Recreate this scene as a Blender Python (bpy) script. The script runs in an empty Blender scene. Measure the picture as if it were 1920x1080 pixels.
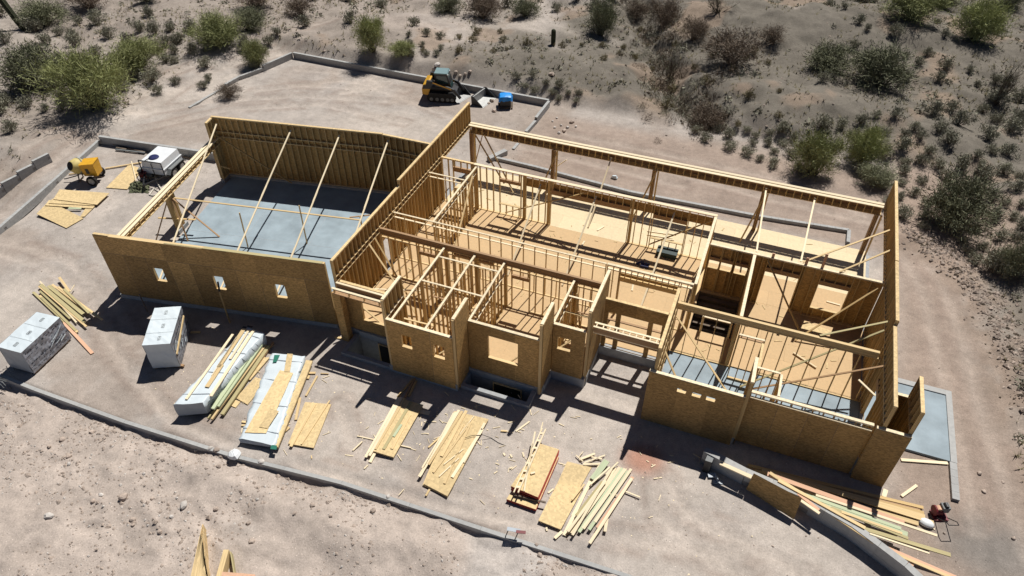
import bpy, math, random
import numpy as np
from mathutils import Vector, Matrix
random.seed(7)
S = bpy.context.scene
COL = S.collection

# ------------------------------------------------------------------ camera
CAM_H, PITCH, YAW, FPX = 26.0, math.radians(41.95), math.radians(-21.32), 1350.0
cam = bpy.data.cameras.new('camera'); co = bpy.data.objects.new('camera', cam); COL.objects.link(co)
co.location = (0, 0, CAM_H); co.rotation_euler = (math.pi/2 - PITCH, 0, -YAW)
cam.sensor_width = 36; cam.lens = FPX/1920*36; cam.clip_end = 3000; cam.clip_start = .1
S.camera = co
# ------------------------------------------------------------------ sky, sun, exposure
SUNV = Vector((0.105, 0.575, 1.0)).normalized()
w = bpy.data.worlds.new('World'); S.world = w; w.use_nodes = True
nt = w.node_tree; bg = nt.nodes['Background']
sky = nt.nodes.new('ShaderNodeTexSky'); sky.sky_type = 'NISHITA'; sky.sun_disc = False
sky.sun_elevation = math.asin(SUNV.z); sky.sun_rotation = math.atan2(SUNV.x, SUNV.y)
sky.altitude = 900; sky.air_density = .48; sky.dust_density = .05; sky.ozone_density = 1.0
nt.links.new(sky.outputs[0], bg.inputs[0]); bg.inputs[1].default_value = 0.05
sun = bpy.data.lights.new('sun', 'SUN'); so = bpy.data.objects.new('sun', sun); COL.objects.link(so)
sun.energy = 5.0; sun.angle = math.radians(.53); sun.color = (1, .965, .91)
so.rotation_euler = SUNV.to_track_quat('Z', 'Y').to_euler(); so.location = (0, 40, 80)
S.view_settings.view_transform = 'Standard'; S.view_settings.look = 'None'
S.view_settings.exposure = 0.1; S.view_settings.gamma = 1; S.view_settings.use_curve_mapping = False

# ------------------------------------------------------------------ survey helpers: a sight line to a point at a known height
_fw = np.array([math.sin(YAW)*math.cos(PITCH), math.cos(YAW)*math.cos(PITCH), -math.sin(PITCH)])
_rt = np.array([math.cos(YAW), -math.sin(YAW), 0]); _up = np.cross(_rt, _fw)
def at(x, y, z=0.0):
    d = _fw*FPX + _rt*(x-960) - _up*(y-540); t = (z-CAM_H)/d[2]
    return Vector((d[0]*t, d[1]*t, z))
def frame(ox, oy, s):
    return lambda x, y, z=0.0: at(ox+x/s, oy+y/s, z)

# ------------------------------------------------------------------ terrain height
_T = np.random.RandomState(3).rand(256, 256)
def vn(x, y):
    x = np.asarray(x, float); y = np.asarray(y, float)
    xi = np.floor(x).astype(int); yi = np.floor(y).astype(int); fx = x-xi; fy = y-yi
    fx = fx*fx*(3-2*fx); fy = fy*fy*(3-2*fy)
    a = _T[xi % 256, yi % 256]; b = _T[(xi+1) % 256, yi % 256]; c = _T[xi % 256, (yi+1) % 256]; d = _T[(xi+1) % 256, (yi+1) % 256]
    return (a*(1-fx)+b*fx)*(1-fy)+(c*(1-fx)+d*fx)*fy
def fbm(x, y, o=4):
    s = 0; a = 1; t = 0
    for k in range(o): s = s+a*vn(x*2**k+17*k, y*2**k+31*k); t += a; a *= .5
    return s/t
def sst(a, b, x):
    t = np.clip((x-a)/(b-a), 0, 1); return t*t*(3-2*t)
KX = [-70, -40, -30.8, -23.4, -17.9, -12.7, -6.5, -.6, 3, 60]
KY = [12.6, 12.3, 12.3, 12.3, 12.55, 13.1, 13.3, 13.5, 13.3, 11.5]
def kerb_y(x): return np.interp(x, KX, KY)
WASH = [(1200, -30), (1225, 70), (1250, 160), (1330, 250), (1400, 300), (1500, 330)]
WASHW = [at(*p) for p in WASH]
def dseg(x, y, pts):
    best = None
    for a, b in zip(pts[:-1], pts[1:]):
        dx, dy = b[0]-a[0], b[1]-a[1]; t = np.clip(((x-a[0])*dx+(y-a[1])*dy)/(dx*dx+dy*dy), 0, 1)
        d = np.hypot(x-a[0]-t*dx, y-a[1]-t*dy); best = d if best is None else np.minimum(best, d)
    return best
RUTS = [[at(*p) for p in q] for q in (
    [(1700, 455), (1760, 520), (1800, 620), (1835, 760), (1880, 900), (1930, 1050)], [(1735, 465), (1800, 540), (1850, 640), (1890, 760), (1960, 900)],
    [(1690, 470), (1735, 560), (1760, 680), (1800, 830), (1830, 1000)],
    [(-20, 345), (90, 265), (250, 215), (400, 190), (560, 180), (740, 190)], [(-20, 400), (150, 268), (300, 235), (430, 205), (600, 195), (760, 230)],
    [(250, 200), (330, 150), (430, 110), (560, 75), (690, 40)], [(270, 215), (350, 165), (450, 122), (580, 88)],
    [(560, 160), (700, 165), (800, 200), (900, 240), (960, 300)], [(480, 170), (640, 150), (760, 170)], [(560, 130), (680, 140), (720, 160), (640, 175)],
    [(1000, 255), (1100, 285), (1250, 320), (1450, 375), (1640, 420)], [(980, 275), (1120, 310), (1280, 350)], [(1060, 250), (1300, 300), (1500, 345), (1690, 440)],
    [(-20, 470), (90, 500), (170, 560), (215, 660), (330, 790), (430, 830)], [(20, 455), (130, 490), (200, 560), (250, 640)], [(560, 870), (760, 930), (980, 980), (1180, 1010), (1380, 1040)], [(1250, 900), (1290, 960), (1380, 1010), (1480, 1060), (1520, 1090)], [(640, 760), (660, 830), (740, 880), (900, 945)], [(1230, 905), (1240, 970), (1310, 1030), (1400, 1085)])]
DIP = at(-30, 372)
BERM = [at(*q) for q in ((1690, 440), (1775, 490), (1835, 565), (1880, 660), (1925, 780), (1990, 930))]
MOUNDS = [(-14.2, 11.3, 1.3, .7, .3), (-11.6, 11.0, 1.6, .8, .28), (-8.5, 11.6, 1.5, .6, .2), (-18, 11.5, 2.0, .6, .2)]
for (px, py, sx, sy, hh) in ((1400, 60, 7, 5, 1.3), (1380, 190, 6, 4, 1.0), (880, 130, 9, 5, .9), (1600, 60, 9, 5, 1.3), (1090, 170, 7, 4, .25), (300, 60, 9, 5, .7), (1650, 230, 6, 4, .5), (720, 60, 7, 4, .6)):
    g = at(px, py); MOUNDS.append((g.x, g.y, sx, sy, hh))
def height(x, y):
    x = np.asarray(x, float); y = np.asarray(y, float)
    ky = kerb_y(x)
    front = sst(0.05, -.12, y-ky)*sst(6, 1, x)                  # in front of the retaining wall
    back = sst(47.3, 49, y); left = sst(-42.5, -46, x-(y-30)*.2)*sst(15, 19, y)
    right = sst(12.5, 17, x+0*y)
    out = np.clip(np.maximum(np.maximum(back, left), right), 0, 1)
    rel = (fbm(x/12, y/12, 3)-.5)*1.5+(1-np.abs(fbm(x/5+9, y/5, 4)-.5)*4)*.35+(fbm(x/1.7+9, y/1.7, 3)-.5)*(.55+.4*sst(-20, -5, x))
    h = out*(rel*.75+.3)
    wd = dseg(x, y, WASHW); wd = wd+(fbm(x/2, y/2, 3)-.5)*3; h = h-out*(1.1*np.exp(-(wd/3.0)**2)+.8*np.exp(-(wd/1.1)**2))
    for (mx, my, sx, sy, mh) in MOUNDS:
        g = mh*np.exp(-((x-mx)/sx)**2-((y-my)/sy)**2); h = h+np.where(y < 14, g*front, g*out)
    fr = -.2+.14*sst(-13, -6, x)+(fbm(x/3, y/3, 3)-.5)*.34+(fbm(x/.7, y/.7, 4)-.5)*.22+.1*np.clip(1-np.abs(fbm(x/2+50, y/1.2, 3)-.5)*9, 0, 1)-.08*sst(1.2, .2, ky-y)
    h = h*(1-front)+(fr+h*0)*front+sum(mh*np.exp(-((x-mx)/sx)**2-((y-my)/sy)**2) for mx, my, sx, sy, mh in MOUNDS if my < 12)*front
    h = h+(fbm(x/.9, y/.9, 3)-.5)*(.05+.1*np.maximum(front, out))*sst(0, 1, np.abs(x+5)*0+np.maximum(np.maximum(front, out), .35))
    bd = dseg(x, y, BERM); h = h+np.exp(-(bd/.8)**2)*(.22+.3*(fbm(x/.9, y/.9, 3)-.5))
    h = h-.75*np.exp(-((x-DIP.x)/3.5)**2-((y-DIP.y)/2.2)**2)
    rd = np.minimum.reduce([dseg(x, y, q) for q in RUTS]); h = h-.07*np.exp(-(rd/.2)**2)+.03*np.exp(-((rd-.42)/.16)**2)
    return h
def hz(x, y): return float(height(np.array([x]), np.array([y]))[0])
def atg(px, py, dz=0.0):
    z = 0.0
    for _ in range(8):
        p = at(px, py, z); z = .5*z+.5*hz(p.x, p.y)
    return Vector((p.x, p.y, hz(p.x, p.y)+dz))

# ------------------------------------------------------------------ materials
def mat(name, col, rough=.8, scale=6, amt=.25, bump=0, spec=.3, metal=0, kind=None):
    m = bpy.data.materials.new(name); m.use_nodes = True; n = m.node_tree; b = n.nodes['Principled BSDF']
    b.inputs['Roughness'].default_value = rough; b.inputs['Specular IOR Level'].default_value = spec; b.inputs['Metallic'].default_value = metal
    N = n.nodes.new; L = n.links.new
    geo = N('ShaderNodeNewGeometry'); tc = N('ShaderNodeTexCoord'); oi = N('ShaderNodeObjectInfo')
    c = list(col)+[1]
    if kind == 'wood':      # long grain along the piece, tint per piece
        mp = N('ShaderNodeMapping'); mp.inputs['Scale'].default_value = (6, 6, 1.2); L(tc.outputs['Object'], mp.inputs[0])
        ad = N('ShaderNodeVectorMath'); ad.operation = 'ADD'; L(mp.outputs[0], ad.inputs[0])
        sc = N('ShaderNodeVectorMath'); sc.operation = 'SCALE'; L(oi.outputs['Random'], sc.inputs[0]); sc.inputs['Scale'].default_value = 57; L(sc.outputs[0], ad.inputs[1])
        no = N('ShaderNodeTexNoise'); no.inputs['Scale'].default_value = 1.6; no.inputs['Detail'].default_value = 4; L(ad.outputs[0], no.inputs['Vector'])
        r1 = N('ShaderNodeMapRange'); r1.inputs[1].default_value = .3; r1.inputs[2].default_value = .7; r1.inputs[3].default_value = 1-amt; r1.inputs[4].default_value = 1+amt; L(no.outputs[0], r1.inputs[0])
    elif kind == 'osb':
        ad = N('ShaderNodeVectorMath'); ad.operation = 'ADD'; L(geo.outputs['Position'], ad.inputs[0])
        sc = N('ShaderNodeVectorMath'); sc.operation = 'SCALE'; L(oi.outputs['Random'], sc.inputs[0]); sc.inputs['Scale'].default_value = 31; L(sc.outputs[0], ad.inputs[1])
        mp = N('ShaderNodeMapping'); mp.inputs['Scale'].default_value = (11, 11, 26); mp.inputs['Rotation'].default_value = (.3, .5, .8); L(ad.outputs[0], mp.inputs[0])
        vo = N('ShaderNodeTexVoronoi'); vo.inputs['Scale'].default_value = 1.0; L(mp.outputs[0], vo.inputs['Vector'])
        se = N('ShaderNodeSeparateColor'); L(vo.outputs['Color'], se.inputs[0])
        no = N('ShaderNodeTexNoise'); no.inputs['Scale'].default_value = .9; no.inputs['Detail'].default_value = 3; L(ad.outputs[0], no.inputs['Vector'])
        mx = N('ShaderNodeMath'); mx.operation = 'MULTIPLY_ADD'; L(no.outputs[0], mx.inputs[0]); mx.inputs[1].default_value = .55; L(se.outputs[0], mx.inputs[2])
        r1 = N('ShaderNodeMapRange'); r1.inputs[1].default_value = 0; r1.inputs[2].default_value = 1.5; r1.inputs[3].default_value = 1-amt; r1.inputs[4].default_value = 1+amt; L(mx.outputs[0], r1.inputs[0])
    else:
        no = N('ShaderNodeTexNoise'); no.inputs['Scale'].default_value = scale; no.inputs['Detail'].default_value = 6; no.inputs['Roughness'].default_value = .65
        L((tc.outputs['Object'] if kind == 'obj' else geo.outputs['Position']), no.inputs['Vector'])
        r1 = N('ShaderNodeMapRange'); r1.inputs[1].default_value = .25; r1.inputs[2].default_value = .75; r1.inputs[3].default_value = 1-amt; r1.inputs[4].default_value = 1+amt; L(no.outputs[0], r1.inputs[0])
    r2 = N('ShaderNodeMapRange'); r2.inputs[3].default_value = 1-.5*amt; r2.inputs[4].default_value = 1+.5*amt; L(oi.outputs['Random'], r2.inputs[0])
    mu = N('ShaderNodeMath'); mu.operation = 'MULTIPLY'; L(r1.outputs[0], mu.inputs[0]); L(r2.outputs[0], mu.inputs[1])
    vm = N('ShaderNodeVectorMath'); vm.operation = 'SCALE'; vm.inputs[0].default_value = col; L(mu.outputs[0], vm.inputs['Scale']); L(vm.outputs[0], b.inputs['Base Color'])
    if bump:
        bp = N('ShaderNodeBump'); bp.inputs['Strength'].default_value = bump; bp.inputs['Distance'].default_value = .02; L(r1.outputs[0], bp.inputs['Height']); L(bp.outputs[0], b.inputs['Normal'])
    return m
M = dict(
    pine=mat('pine', (.64, .475, .25), .75, amt=.22, kind='wood'), stud=mat('stud_pine', (.53, .37, .17), .75, amt=.3, kind='wood'),
    pale=mat('pale_pine', (.76, .64, .44), .75, amt=.18, kind='wood'), lvl=mat('laminated_beam', (.36, .225, .12), .7, amt=.2, kind='wood'),
    green=mat('treated_pine', (.45, .50, .33), .8, amt=.12, kind='wood'), olive=mat('treated_olive', (.42, .36, .19), .8, amt=.15, kind='wood'),
    pink=mat('reddish_pine', (.62, .38, .25), .8, amt=.12, kind='wood'), old=mat('weathered_wood', (.16, .125, .095), .85, amt=.25, kind='wood'),
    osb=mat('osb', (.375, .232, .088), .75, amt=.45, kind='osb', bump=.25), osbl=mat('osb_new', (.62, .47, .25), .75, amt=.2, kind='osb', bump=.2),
    deck=mat('subfloor', (.53, .37, .20), .75, amt=.06, kind='osb'), deckp=mat('subfloor_pale', (.66, .54, .345), .7, amt=.08, kind='osb'),
    slab=mat('slab_concrete', (.235, .29, .325),   .65, .6, .3, .05), conc=mat('grey_concrete', (.33, .34, .345), .85, 5, .2, .2),
    block=mat('concrete_block', (.37, .37, .36), .9, 6, .13, .3), mortar=mat('mortar', (.24, .23, .22), .95, 9, .15),
    dark=mat('hollow_dark', (.03, .03, .03), .9), black=mat('black_paint', (.018, .018, .02), .45, 4, .2, spec=.5), rubber=mat('rubber', (.022, .021, .02), .85, 8, .3),
    steel=mat('worn_steel', (.42, .42, .41), .6, 7, .2, metal=.8), yellow=mat('yellow_paint', (.62, .33, .02), .45, 5, .2, spec=.5), ydull=mat('drum_yellow', (.55, .45, .17), .6, 5, .2),
    white=mat('white_plastic', (.72, .74, .75), .4, 3, .06, spec=.5), wrap=mat('white_wrap', (.58, .645, .68), .5, 2.2, .07, .25, spec=.5), wrapg=mat('grey_wrap', (.34, .375, .41), .5, 2.5, .12, .3),
    foil=mat('printed_wrap', (.25, .26, .29), .4, 3.2, .45, .6, spec=.6), ink=mat('dark_print', (.03, .035, .05), .6), gprint=mat('green_print', (.02, .16, .11), .5), navy=mat('navy_lid', (.02, .025, .09), .5),
    tarp=mat('blue_tarp', (.02, .28, .75), .4, 4, .15, .3, spec=.5), red=mat('red_paint', (.16, .02, .025), .45, 5, .2), rededge=mat('red_edge', (.44, .075, .05), .8, 6, .2), glass=mat('cab_glass', (.03, .06, .06), .08, 3, .1, spec=.8),
    chest=mat('dark_chest', (.025, .045, .045), .5, 3, .1), teal=mat('cab_roof', (.16, .24, .25), .5, 3, .1), grey=mat('grey_trim', (.17, .18, .18), .6, 5, .15), canvas=mat('olive_canvas', (.12, .13, .075), .9, 9, .4, .4), hose=mat('cream_hose', (.62, .58, .50), .6),
    bark=mat('bark', (.09, .07, .05), .9, 7, .3), dry=mat('dry_twigs', (.17, .13, .095), .9, 3, .35), leafg=mat('palo_verde_green', (.27, .285, .12), .8, 1.2, .4), leafd=mat('dark_scrub_green', (.195, .20, .12), .85, 1.2, .4),
    leafb=mat('sage_grey', (.265, .255, .19), .85, 1.5, .35), leafy=mat('dry_grass', (.22, .19, .105), .9, 1.2, .35), cactus=mat('cactus', (.045, .05, .025), .8, 3, .3), rock=mat('desert_rock', (.40, .325, .27), .9, 3, .4, .4, kind='obj'), paler=mat('pale_rock', (.52, .48, .44), .9, 3, .2, .3),
)
def ground_mat():
    m = bpy.data.materials.new('desert_dirt'); m.use_nodes = True; n = m.node_tree; b = n.nodes['Principled BSDF']; N = n.nodes.new; L = n.links.new
    b.inputs['Roughness'].default_value = .95; b.inputs['Specular IOR Level'].default_value = .1
    geo = N('ShaderNodeNewGeometry'); at_ = N('ShaderNodeAttribute'); at_.attribute_name = 'tint'
    def noise(s, d, r, lo, hi, a, c):
        no = N('ShaderNodeTexNoise'); no.inputs['Scale'].default_value = s; no.inputs['Detail'].default_value = d; no.inputs['Roughness'].default_value = r; L(geo.outputs['Position'], no.inputs['Vector'])
        mr = N('ShaderNodeMapRange'); mr.inputs[1].default_value = lo; mr.inputs[2].default_value = hi; mr.inputs[3].default_value = a; mr.inputs[4].default_value = c; L(no.outputs[0], mr.inputs[0]); return mr.outputs[0]
    n1 = noise(.5, 7, .7, .3, .7, .82, 1.18); n2 = noise(2.6, 9, .75, .3, .7, .82, 1.18); n3 = noise(15, 3, .8, .3, .7, .82, 1.18)
    mu = N('ShaderNodeMath'); mu.operation = 'MULTIPLY'; L(n1, mu.inputs[0]); L(n2, mu.inputs[1])
    m2 = N('ShaderNodeMath'); m2.operation = 'MULTIPLY'; L(mu.outputs[0], m2.inputs[0]); L(n3, m2.inputs[1])
    vs = N('ShaderNodeVectorMath'); vs.operation = 'SCALE'; L(at_.outputs['Color'], vs.inputs[0]); L(m2.outputs[0], vs.inputs['Scale'])
    # pebbles: pale and dark chips, denser where the tint's alpha says stony
    vo = N('ShaderNodeTexVoronoi'); vo.inputs['Scale'].default_value = 7.5; L(geo.outputs['Position'], vo.inputs['Vector'])
    lt = N('ShaderNodeMapRange'); lt.inputs[1].default_value = .2; lt.inputs[2].default_value = .14; L(vo.outputs['Distance'], lt.inputs[0])
    se = N('ShaderNodeSeparateColor'); L(vo.outputs['Color'], se.inputs[0])
    gt = N('ShaderNodeMath'); gt.operation = 'LESS_THAN'; L(se.outputs[0], gt.inputs[0]); L(at_.outputs['Alpha'], gt.inputs[1])
    fa = N('ShaderNodeMath'); fa.operation = 'MULTIPLY'; L(lt.outputs[0], fa.inputs[0]); L(gt.outputs[0], fa.inputs[1])
    rp = N('ShaderNodeMapRange'); rp.inputs[3].default_value = .55; rp.inputs[4].default_value = 1.75; L(se.outputs[1], rp.inputs[0])
    v2 = N('ShaderNodeVectorMath'); v2.operation = 'SCALE'; L(at_.outputs['Color'], v2.inputs[0]); L(rp.outputs[0], v2.inputs['Scale'])
    mx = N('ShaderNodeMix'); mx.data_type = 'RGBA'; L(fa.outputs[0], mx.inputs[0]); L(vs.outputs[0], mx.inputs[6]); L(v2.outputs[0], mx.inputs[7]); L(mx.outputs[2], b.inputs['Base Color'])
    hs = N('ShaderNodeMath'); hs.operation = 'MULTIPLY_ADD'; L(fa.outputs[0], hs.inputs[0]); hs.inputs[1].default_value = .8; L(m2.outputs[0], hs.inputs[2])
    bp = N('ShaderNodeBump'); bp.inputs['Strength'].default_value = .45; bp.inputs['Distance'].default_value = .05; L(hs.outputs[0], bp.inputs['Height']); L(bp.outputs[0], b.inputs['Normal'])
    return m
M['dirt'] = ground_mat()

# ------------------------------------------------------------------ object helpers
def tag(o, label=None, cat=None, group=None, kind=None):
    if label: o['label'] = label
    if cat: o['category'] = cat
    if group: o['group'] = group
    if kind: o['kind'] = kind
    return o
def empty(name, loc=(0, 0, 0), rz=0.0):
    o = bpy.data.objects.new(name, None); COL.objects.link(o); o.location = loc; o.rotation_euler = (0, 0, rz); o.empty_display_size = .3; return o
def origin(p):
    v = Vector((0, 0, 0))
    while p is not None: v = v+p.location; p = p.parent
    return v
BOXF = [(0, 3, 2, 1), (4, 5, 6, 7), (0, 1, 5, 4), (1, 2, 6, 5), (2, 3, 7, 6), (3, 0, 4, 7)]
class MB:
    def __init__(s): s.v = []; s.f = []
    def add(s, v, f): k = len(s.v); s.v += [tuple(q) for q in v]; s.f += [tuple(i+k for i in g) for g in f]; return s
    def box(s, a, b):
        (x0, y0, z0), (x1, y1, z1) = a, b
        return s.add([(x0, y0, z0), (x1, y0, z0), (x1, y1, z0), (x0, y1, z0), (x0, y0, z1), (x1, y0, z1), (x1, y1, z1), (x0, y1, z1)], BOXF)
    def hexa(s, q): return s.add(q, BOXF)
    def beam(s, a, b, sx, sy, ref=(0, 0, 1)):
        m = frame_m(a, b, sx, sy, ref); return s.add([m @ Vector(c) for c in UC], BOXF)
    def cyl(s, a, b, r0, r1=None, n=10, cap=True):
        a = Vector(a); b = Vector(b); r1 = r0 if r1 is None else r1; z = (b-a).normalized(); x = z.orthogonal().normalized(); y = z.cross(x); v = []; f = []
        for c, r in ((a, r0), (b, r1)):
            for i in range(n): t = 2*math.pi*i/n; v.append(c+x*(r*math.cos(t))+y*(r*math.sin(t)))
        for i in range(n): j = (i+1) % n; f.append((i, j, n+j, n+i))
        if cap: f += [tuple(range(n-1, -1, -1)), tuple(range(n, 2*n))]
        return s.add(v, f)
    def tube(s, pts, r, n=6):
        for a, b in zip(pts[:-1], pts[1:]): s.cyl(a, b, r, r, n)
        return s
    def lathe(s, prof, c, axis, n=18):
        c = Vector(c); z = Vector(axis).normalized(); x = z.orthogonal().normalized(); y = z.cross(x); v = []; f = []
        for (r, h) in prof:
            for i in range(n): t = 2*math.pi*i/n; v.append(c+z*h+x*(r*math.cos(t))+y*(r*math.sin(t)))
        for k in range(len(prof)-1):
            for i in range(n): j = (i+1) % n; f.append((k*n+i, k*n+j, (k+1)*n+j, (k+1)*n+i))
        return s.add(v, f)
    def prism(s, poly, y0, y1):   # poly in (x,z), extruded along y
        n = len(poly); v = [(x, y0, z) for x, z in poly]+[(x, y1, z) for x, z in poly]
        f = [tuple(range(n)), tuple(range(2*n-1, n-1, -1))]+[(i, n+i, n+(i+1) % n, (i+1) % n) for i in range(n)]
        return s.add(v, f)
    def build(s, name, m, parent=None, local=False, smooth=False):
        o = origin(parent) if not local else Vector((0, 0, 0))
        me = bpy.data.meshes.new(name); me.from_pydata([(a-o.x, b-o.y, c-o.z) for a, b, c in s.v], [], s.f)
        if parent is None and not local:      # a one-mesh thing: put its origin at its base
            pass
        me.materials.append(M[m] if isinstance(m, str) else m)
        if smooth: me.polygons.foreach_set('use_smooth', [True]*len(me.polygons))
        ob = bpy.data.objects.new(name, me); COL.objects.link(ob); ob.parent = parent; return ob
UC = [(-.5, -.5, -.5), (.5, -.5, -.5), (.5, .5, -.5), (-.5, .5, -.5), (-.5, -.5, .5), (.5, -.5, .5), (.5, .5, .5), (-.5, .5, .5)]
def frame_m(a, b, sx, sy, ref):
    a = Vector(a); b = Vector(b); z = b-a; L = z.length; z = z/L; x = Vector(ref); x = x-z*x.dot(z)
    if x.length < 1e-5: x = z.orthogonal()
    x.normalize(); y = z.cross(x); c = (a+b)/2
    return Matrix(((x.x*sx, y.x*sy, z.x*L, c.x), (x.y*sx, y.y*sy, z.y*L, c.y), (x.z*sx, y.z*sy, z.z*L, c.z), (0, 0, 0, 1)))
UNIT = {}
def unit(m):
    if m not in UNIT:
        me = bpy.data.meshes.new('timber_'+m); me.from_pydata(UC, [], BOXF); me.materials.append(M[m]); UNIT[m] = me
    return UNIT[m]
def piece(name, a, b, sx, sy, m, parent=None, ref=(0, 0, 1)):
    """a straight timber from a to b: sx thick along ref, sy across"""
    o = bpy.data.objects.new(name, unit(m)); COL.objects.link(o); mm = frame_m(a, b, sx, sy, ref)
    if parent is not None: o.parent = parent; mm = Matrix.Translation(-origin(parent)) @ mm
    o.matrix_basis = mm; return o

# ================================================================== GROUND
E1A = math.radians(10.4); GO = Vector((-29.55, 18.8)); GE1 = Vector((math.cos(E1A), math.sin(E1A))); GE2 = Vector((-math.sin(E1A), math.cos(E1A)))
WELLS = [(-16.3, 19.55, -13.75, 20.75), (-10.1, 19.75, -7.0, 20.5)]
def axis_vals(lo, hi, step, far_lo, far_hi, extra):
    a = list(np.arange(lo, hi+.001, step)); d = step; x = lo
    while x > far_lo: d *= 1.35; x -= d; a.insert(0, x)
    d = step; x = hi
    while x < far_hi: d *= 1.35; x += d; a.append(x)
    for e in extra:
        k = int(np.argmin([abs(q-e) for q in a])); a[k] = e
    return np.array(sorted(a))
gx = axis_vals(-66, 32, .28, -900, 900, [q for r in WELLS+[(-1.0, 26.9, 1.05, 29.85)] for q in (r[0], r[2])])
gy = axis_vals(3, 90, .28, -600, 1500, [q for r in WELLS+[(-1.0, 26.9, 1.05, 29.85)] for q in (r[1], r[3])])
gy = np.array(sorted(set(gy.tolist()+[(a+b)/2 for a, b in zip(gy[:-1], gy[1:]) if 4 < a < 14]))); gx = np.array(sorted(set(gx.tolist()+[(a+b)/2 for a, b in zip(gx[:-1], gx[1:]) if -36 < a < 2])))
XX, YY = np.meshgrid(gx, gy, indexing='ij'); HH = height(XX, YY)
nx, ny = XX.shape
HOLE = (-1.0, 26.9, 1.05, 29.85)
hm = (XX > -17.3) & (XX < 7.3) & (YY > 21.4) & (YY < 36.7); HH[hm] = -.15
gf = ((XX-GO.x)*GE1.x+(YY-GO.y)*GE1.y > .2) & ((XX-GO.x)*GE1.x+(YY-GO.y)*GE1.y < 12) & ((XX-GO.x)*GE2.x+(YY-GO.y)*GE2.y > .2) & ((XX-GO.x)*GE2.x+(YY-GO.y)*GE2.y < 12); HH[gf] = np.minimum(HH[gf], -.02)
verts = np.stack([XX, YY, HH], -1).reshape(-1, 3)
ii, jj = np.meshgrid(np.arange(nx-1), np.arange(ny-1), indexing='ij'); ii = ii.ravel(); jj = jj.ravel()
keep = np.ones(len(ii), bool); cx = (gx[ii]+gx[ii+1])/2; cy = (gy[jj]+gy[jj+1])/2
for r in WELLS+[HOLE]: keep &= ~((cx > r[0]) & (cx < r[2]) & (cy > r[1]) & (cy < r[3]))
ii = ii[keep]; jj = jj[keep]
faces = np.stack([ii*ny+jj, (ii+1)*ny+jj, (ii+1)*ny+jj+1, ii*ny+jj+1], 1)
me = bpy.data.meshes.new('ground'); me.from_pydata(verts.tolist(), [], faces.tolist()); me.materials.append(M['dirt'])
me.polygons.foreach_set('use_smooth', [True]*len(me.polygons))
x = XX.ravel(); y = YY.ravel()
def lerp(a, b, t): return a+(b-a)*t[:, None]
C_PAD, C_NAT, C_DES, C_TRK = np.array((.375, .334, .300)), np.array((.41, .348, .302)), np.array((.155, .138, .115)), np.array((.30, .232, .188))
tint = np.tile(C_PAD, (len(x), 1))
pt = fbm(x/5+2, y/5+8, 5); tint = lerp(tint, np.array((.46, .405, .355)), sst(.5, .66, pt)*.7); tint = lerp(tint, np.array((.30, .245, .205)), sst(.47, .33, pt)*.6)
f_front = sst(.0, -.3, y-kerb_y(x)); tint = lerp(tint, C_NAT, f_front*sst(8, 3, x))
grey = sst(.5, .62, fbm(x/5+3, y/5, 3)); tint = lerp(tint, np.array((.43, .395, .365)), grey*.7*f_front)
f_right = sst(11, 15.5, x-(y-30)*.0); f_back = sst(47.2, 49.5, y); f_left = sst(-43, -47, x)
des = np.clip(np.maximum(np.maximum(f_right*sst(20, 34, y), f_back), f_left*.5), 0, 1)
tint = lerp(tint, C_TRK, np.maximum(f_right, sst(7.3, 9.8, x)*sst(14, 18, y))*(1-des)*.9)
tint = lerp(tint, C_DES, des*sst(.22, .5, fbm(x/7, y/7, 3)+.3*sst(-25, 0, x)))
tint = lerp(tint, C_NAT*.85, des*sst(-18, -34, x)*.65)
tint = lerp(tint, np.array((.27, .205, .155)), des*sst(.6, .7, fbm(x/4+40, y/4+7, 3))*.7)
mid = sst(36.8, 38, y)*sst(47, 45, y)*sst(-17, -14, x); tint = lerp(tint, C_TRK, mid*.8)
rp = at(1207, 862); tint = lerp(tint, np.array((.36, .195, .14)), np.exp(-(((x-rp.x)/1.0)**2+((y-rp.y)/.85)**2)**2)*.95)
rp = at(1860, 1030); tint = lerp(tint, np.array((.19, .175, .16)), np.exp(-(((x-rp.x)/2.2)**2+((y-rp.y)/1.5)**2)**2)*.85)
rd = np.minimum.reduce([dseg(x, y, q) for q in RUTS]); tint = lerp(tint, np.array((.45, .38, .325)), np.exp(-(rd/.3)**2)*.38); tint = lerp(tint, np.array((.26, .20, .165)), np.exp(-((rd-.55)/.2)**2)*.5*sst(.36, .52, fbm(x/1.3, y/1.3, 3)))  # pale rut tone; dark bands beside it are painted-in rut shading
bd = dseg(x, y, BERM); tint = lerp(tint, np.array((.27, .205, .16)), np.exp(-((bd-.4)/1.0)**2)*.75*sst(.35, .55, fbm(x/.8, y/.8, 3)))
rp = at(610, 150); tint = lerp(tint, np.array((.40, .36, .33)), np.exp(-(((x-rp.x)/4)**2+((y-rp.y)/2.2)**2))*.6*sst(.4, .6, fbm(x/1.5, y/1.5, 3)))
stony = np.clip(.22+.5*f_front+.4*des+.3*f_right, 0, 1)*(.6+.6*fbm(x/3, y/3, 3))
ca = me.color_attributes.new('tint', 'FLOAT_COLOR', 'POINT'); ca.data.foreach_set('color', np.concatenate([tint, np.clip(stony, 0, .9)[:, None]], 1).astype(np.float32).ravel())
g = bpy.data.objects.new('ground', me); COL.objects.link(g); tag(g, 'sandy desert ground with tyre tracks and gravel', kind='structure')


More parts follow.
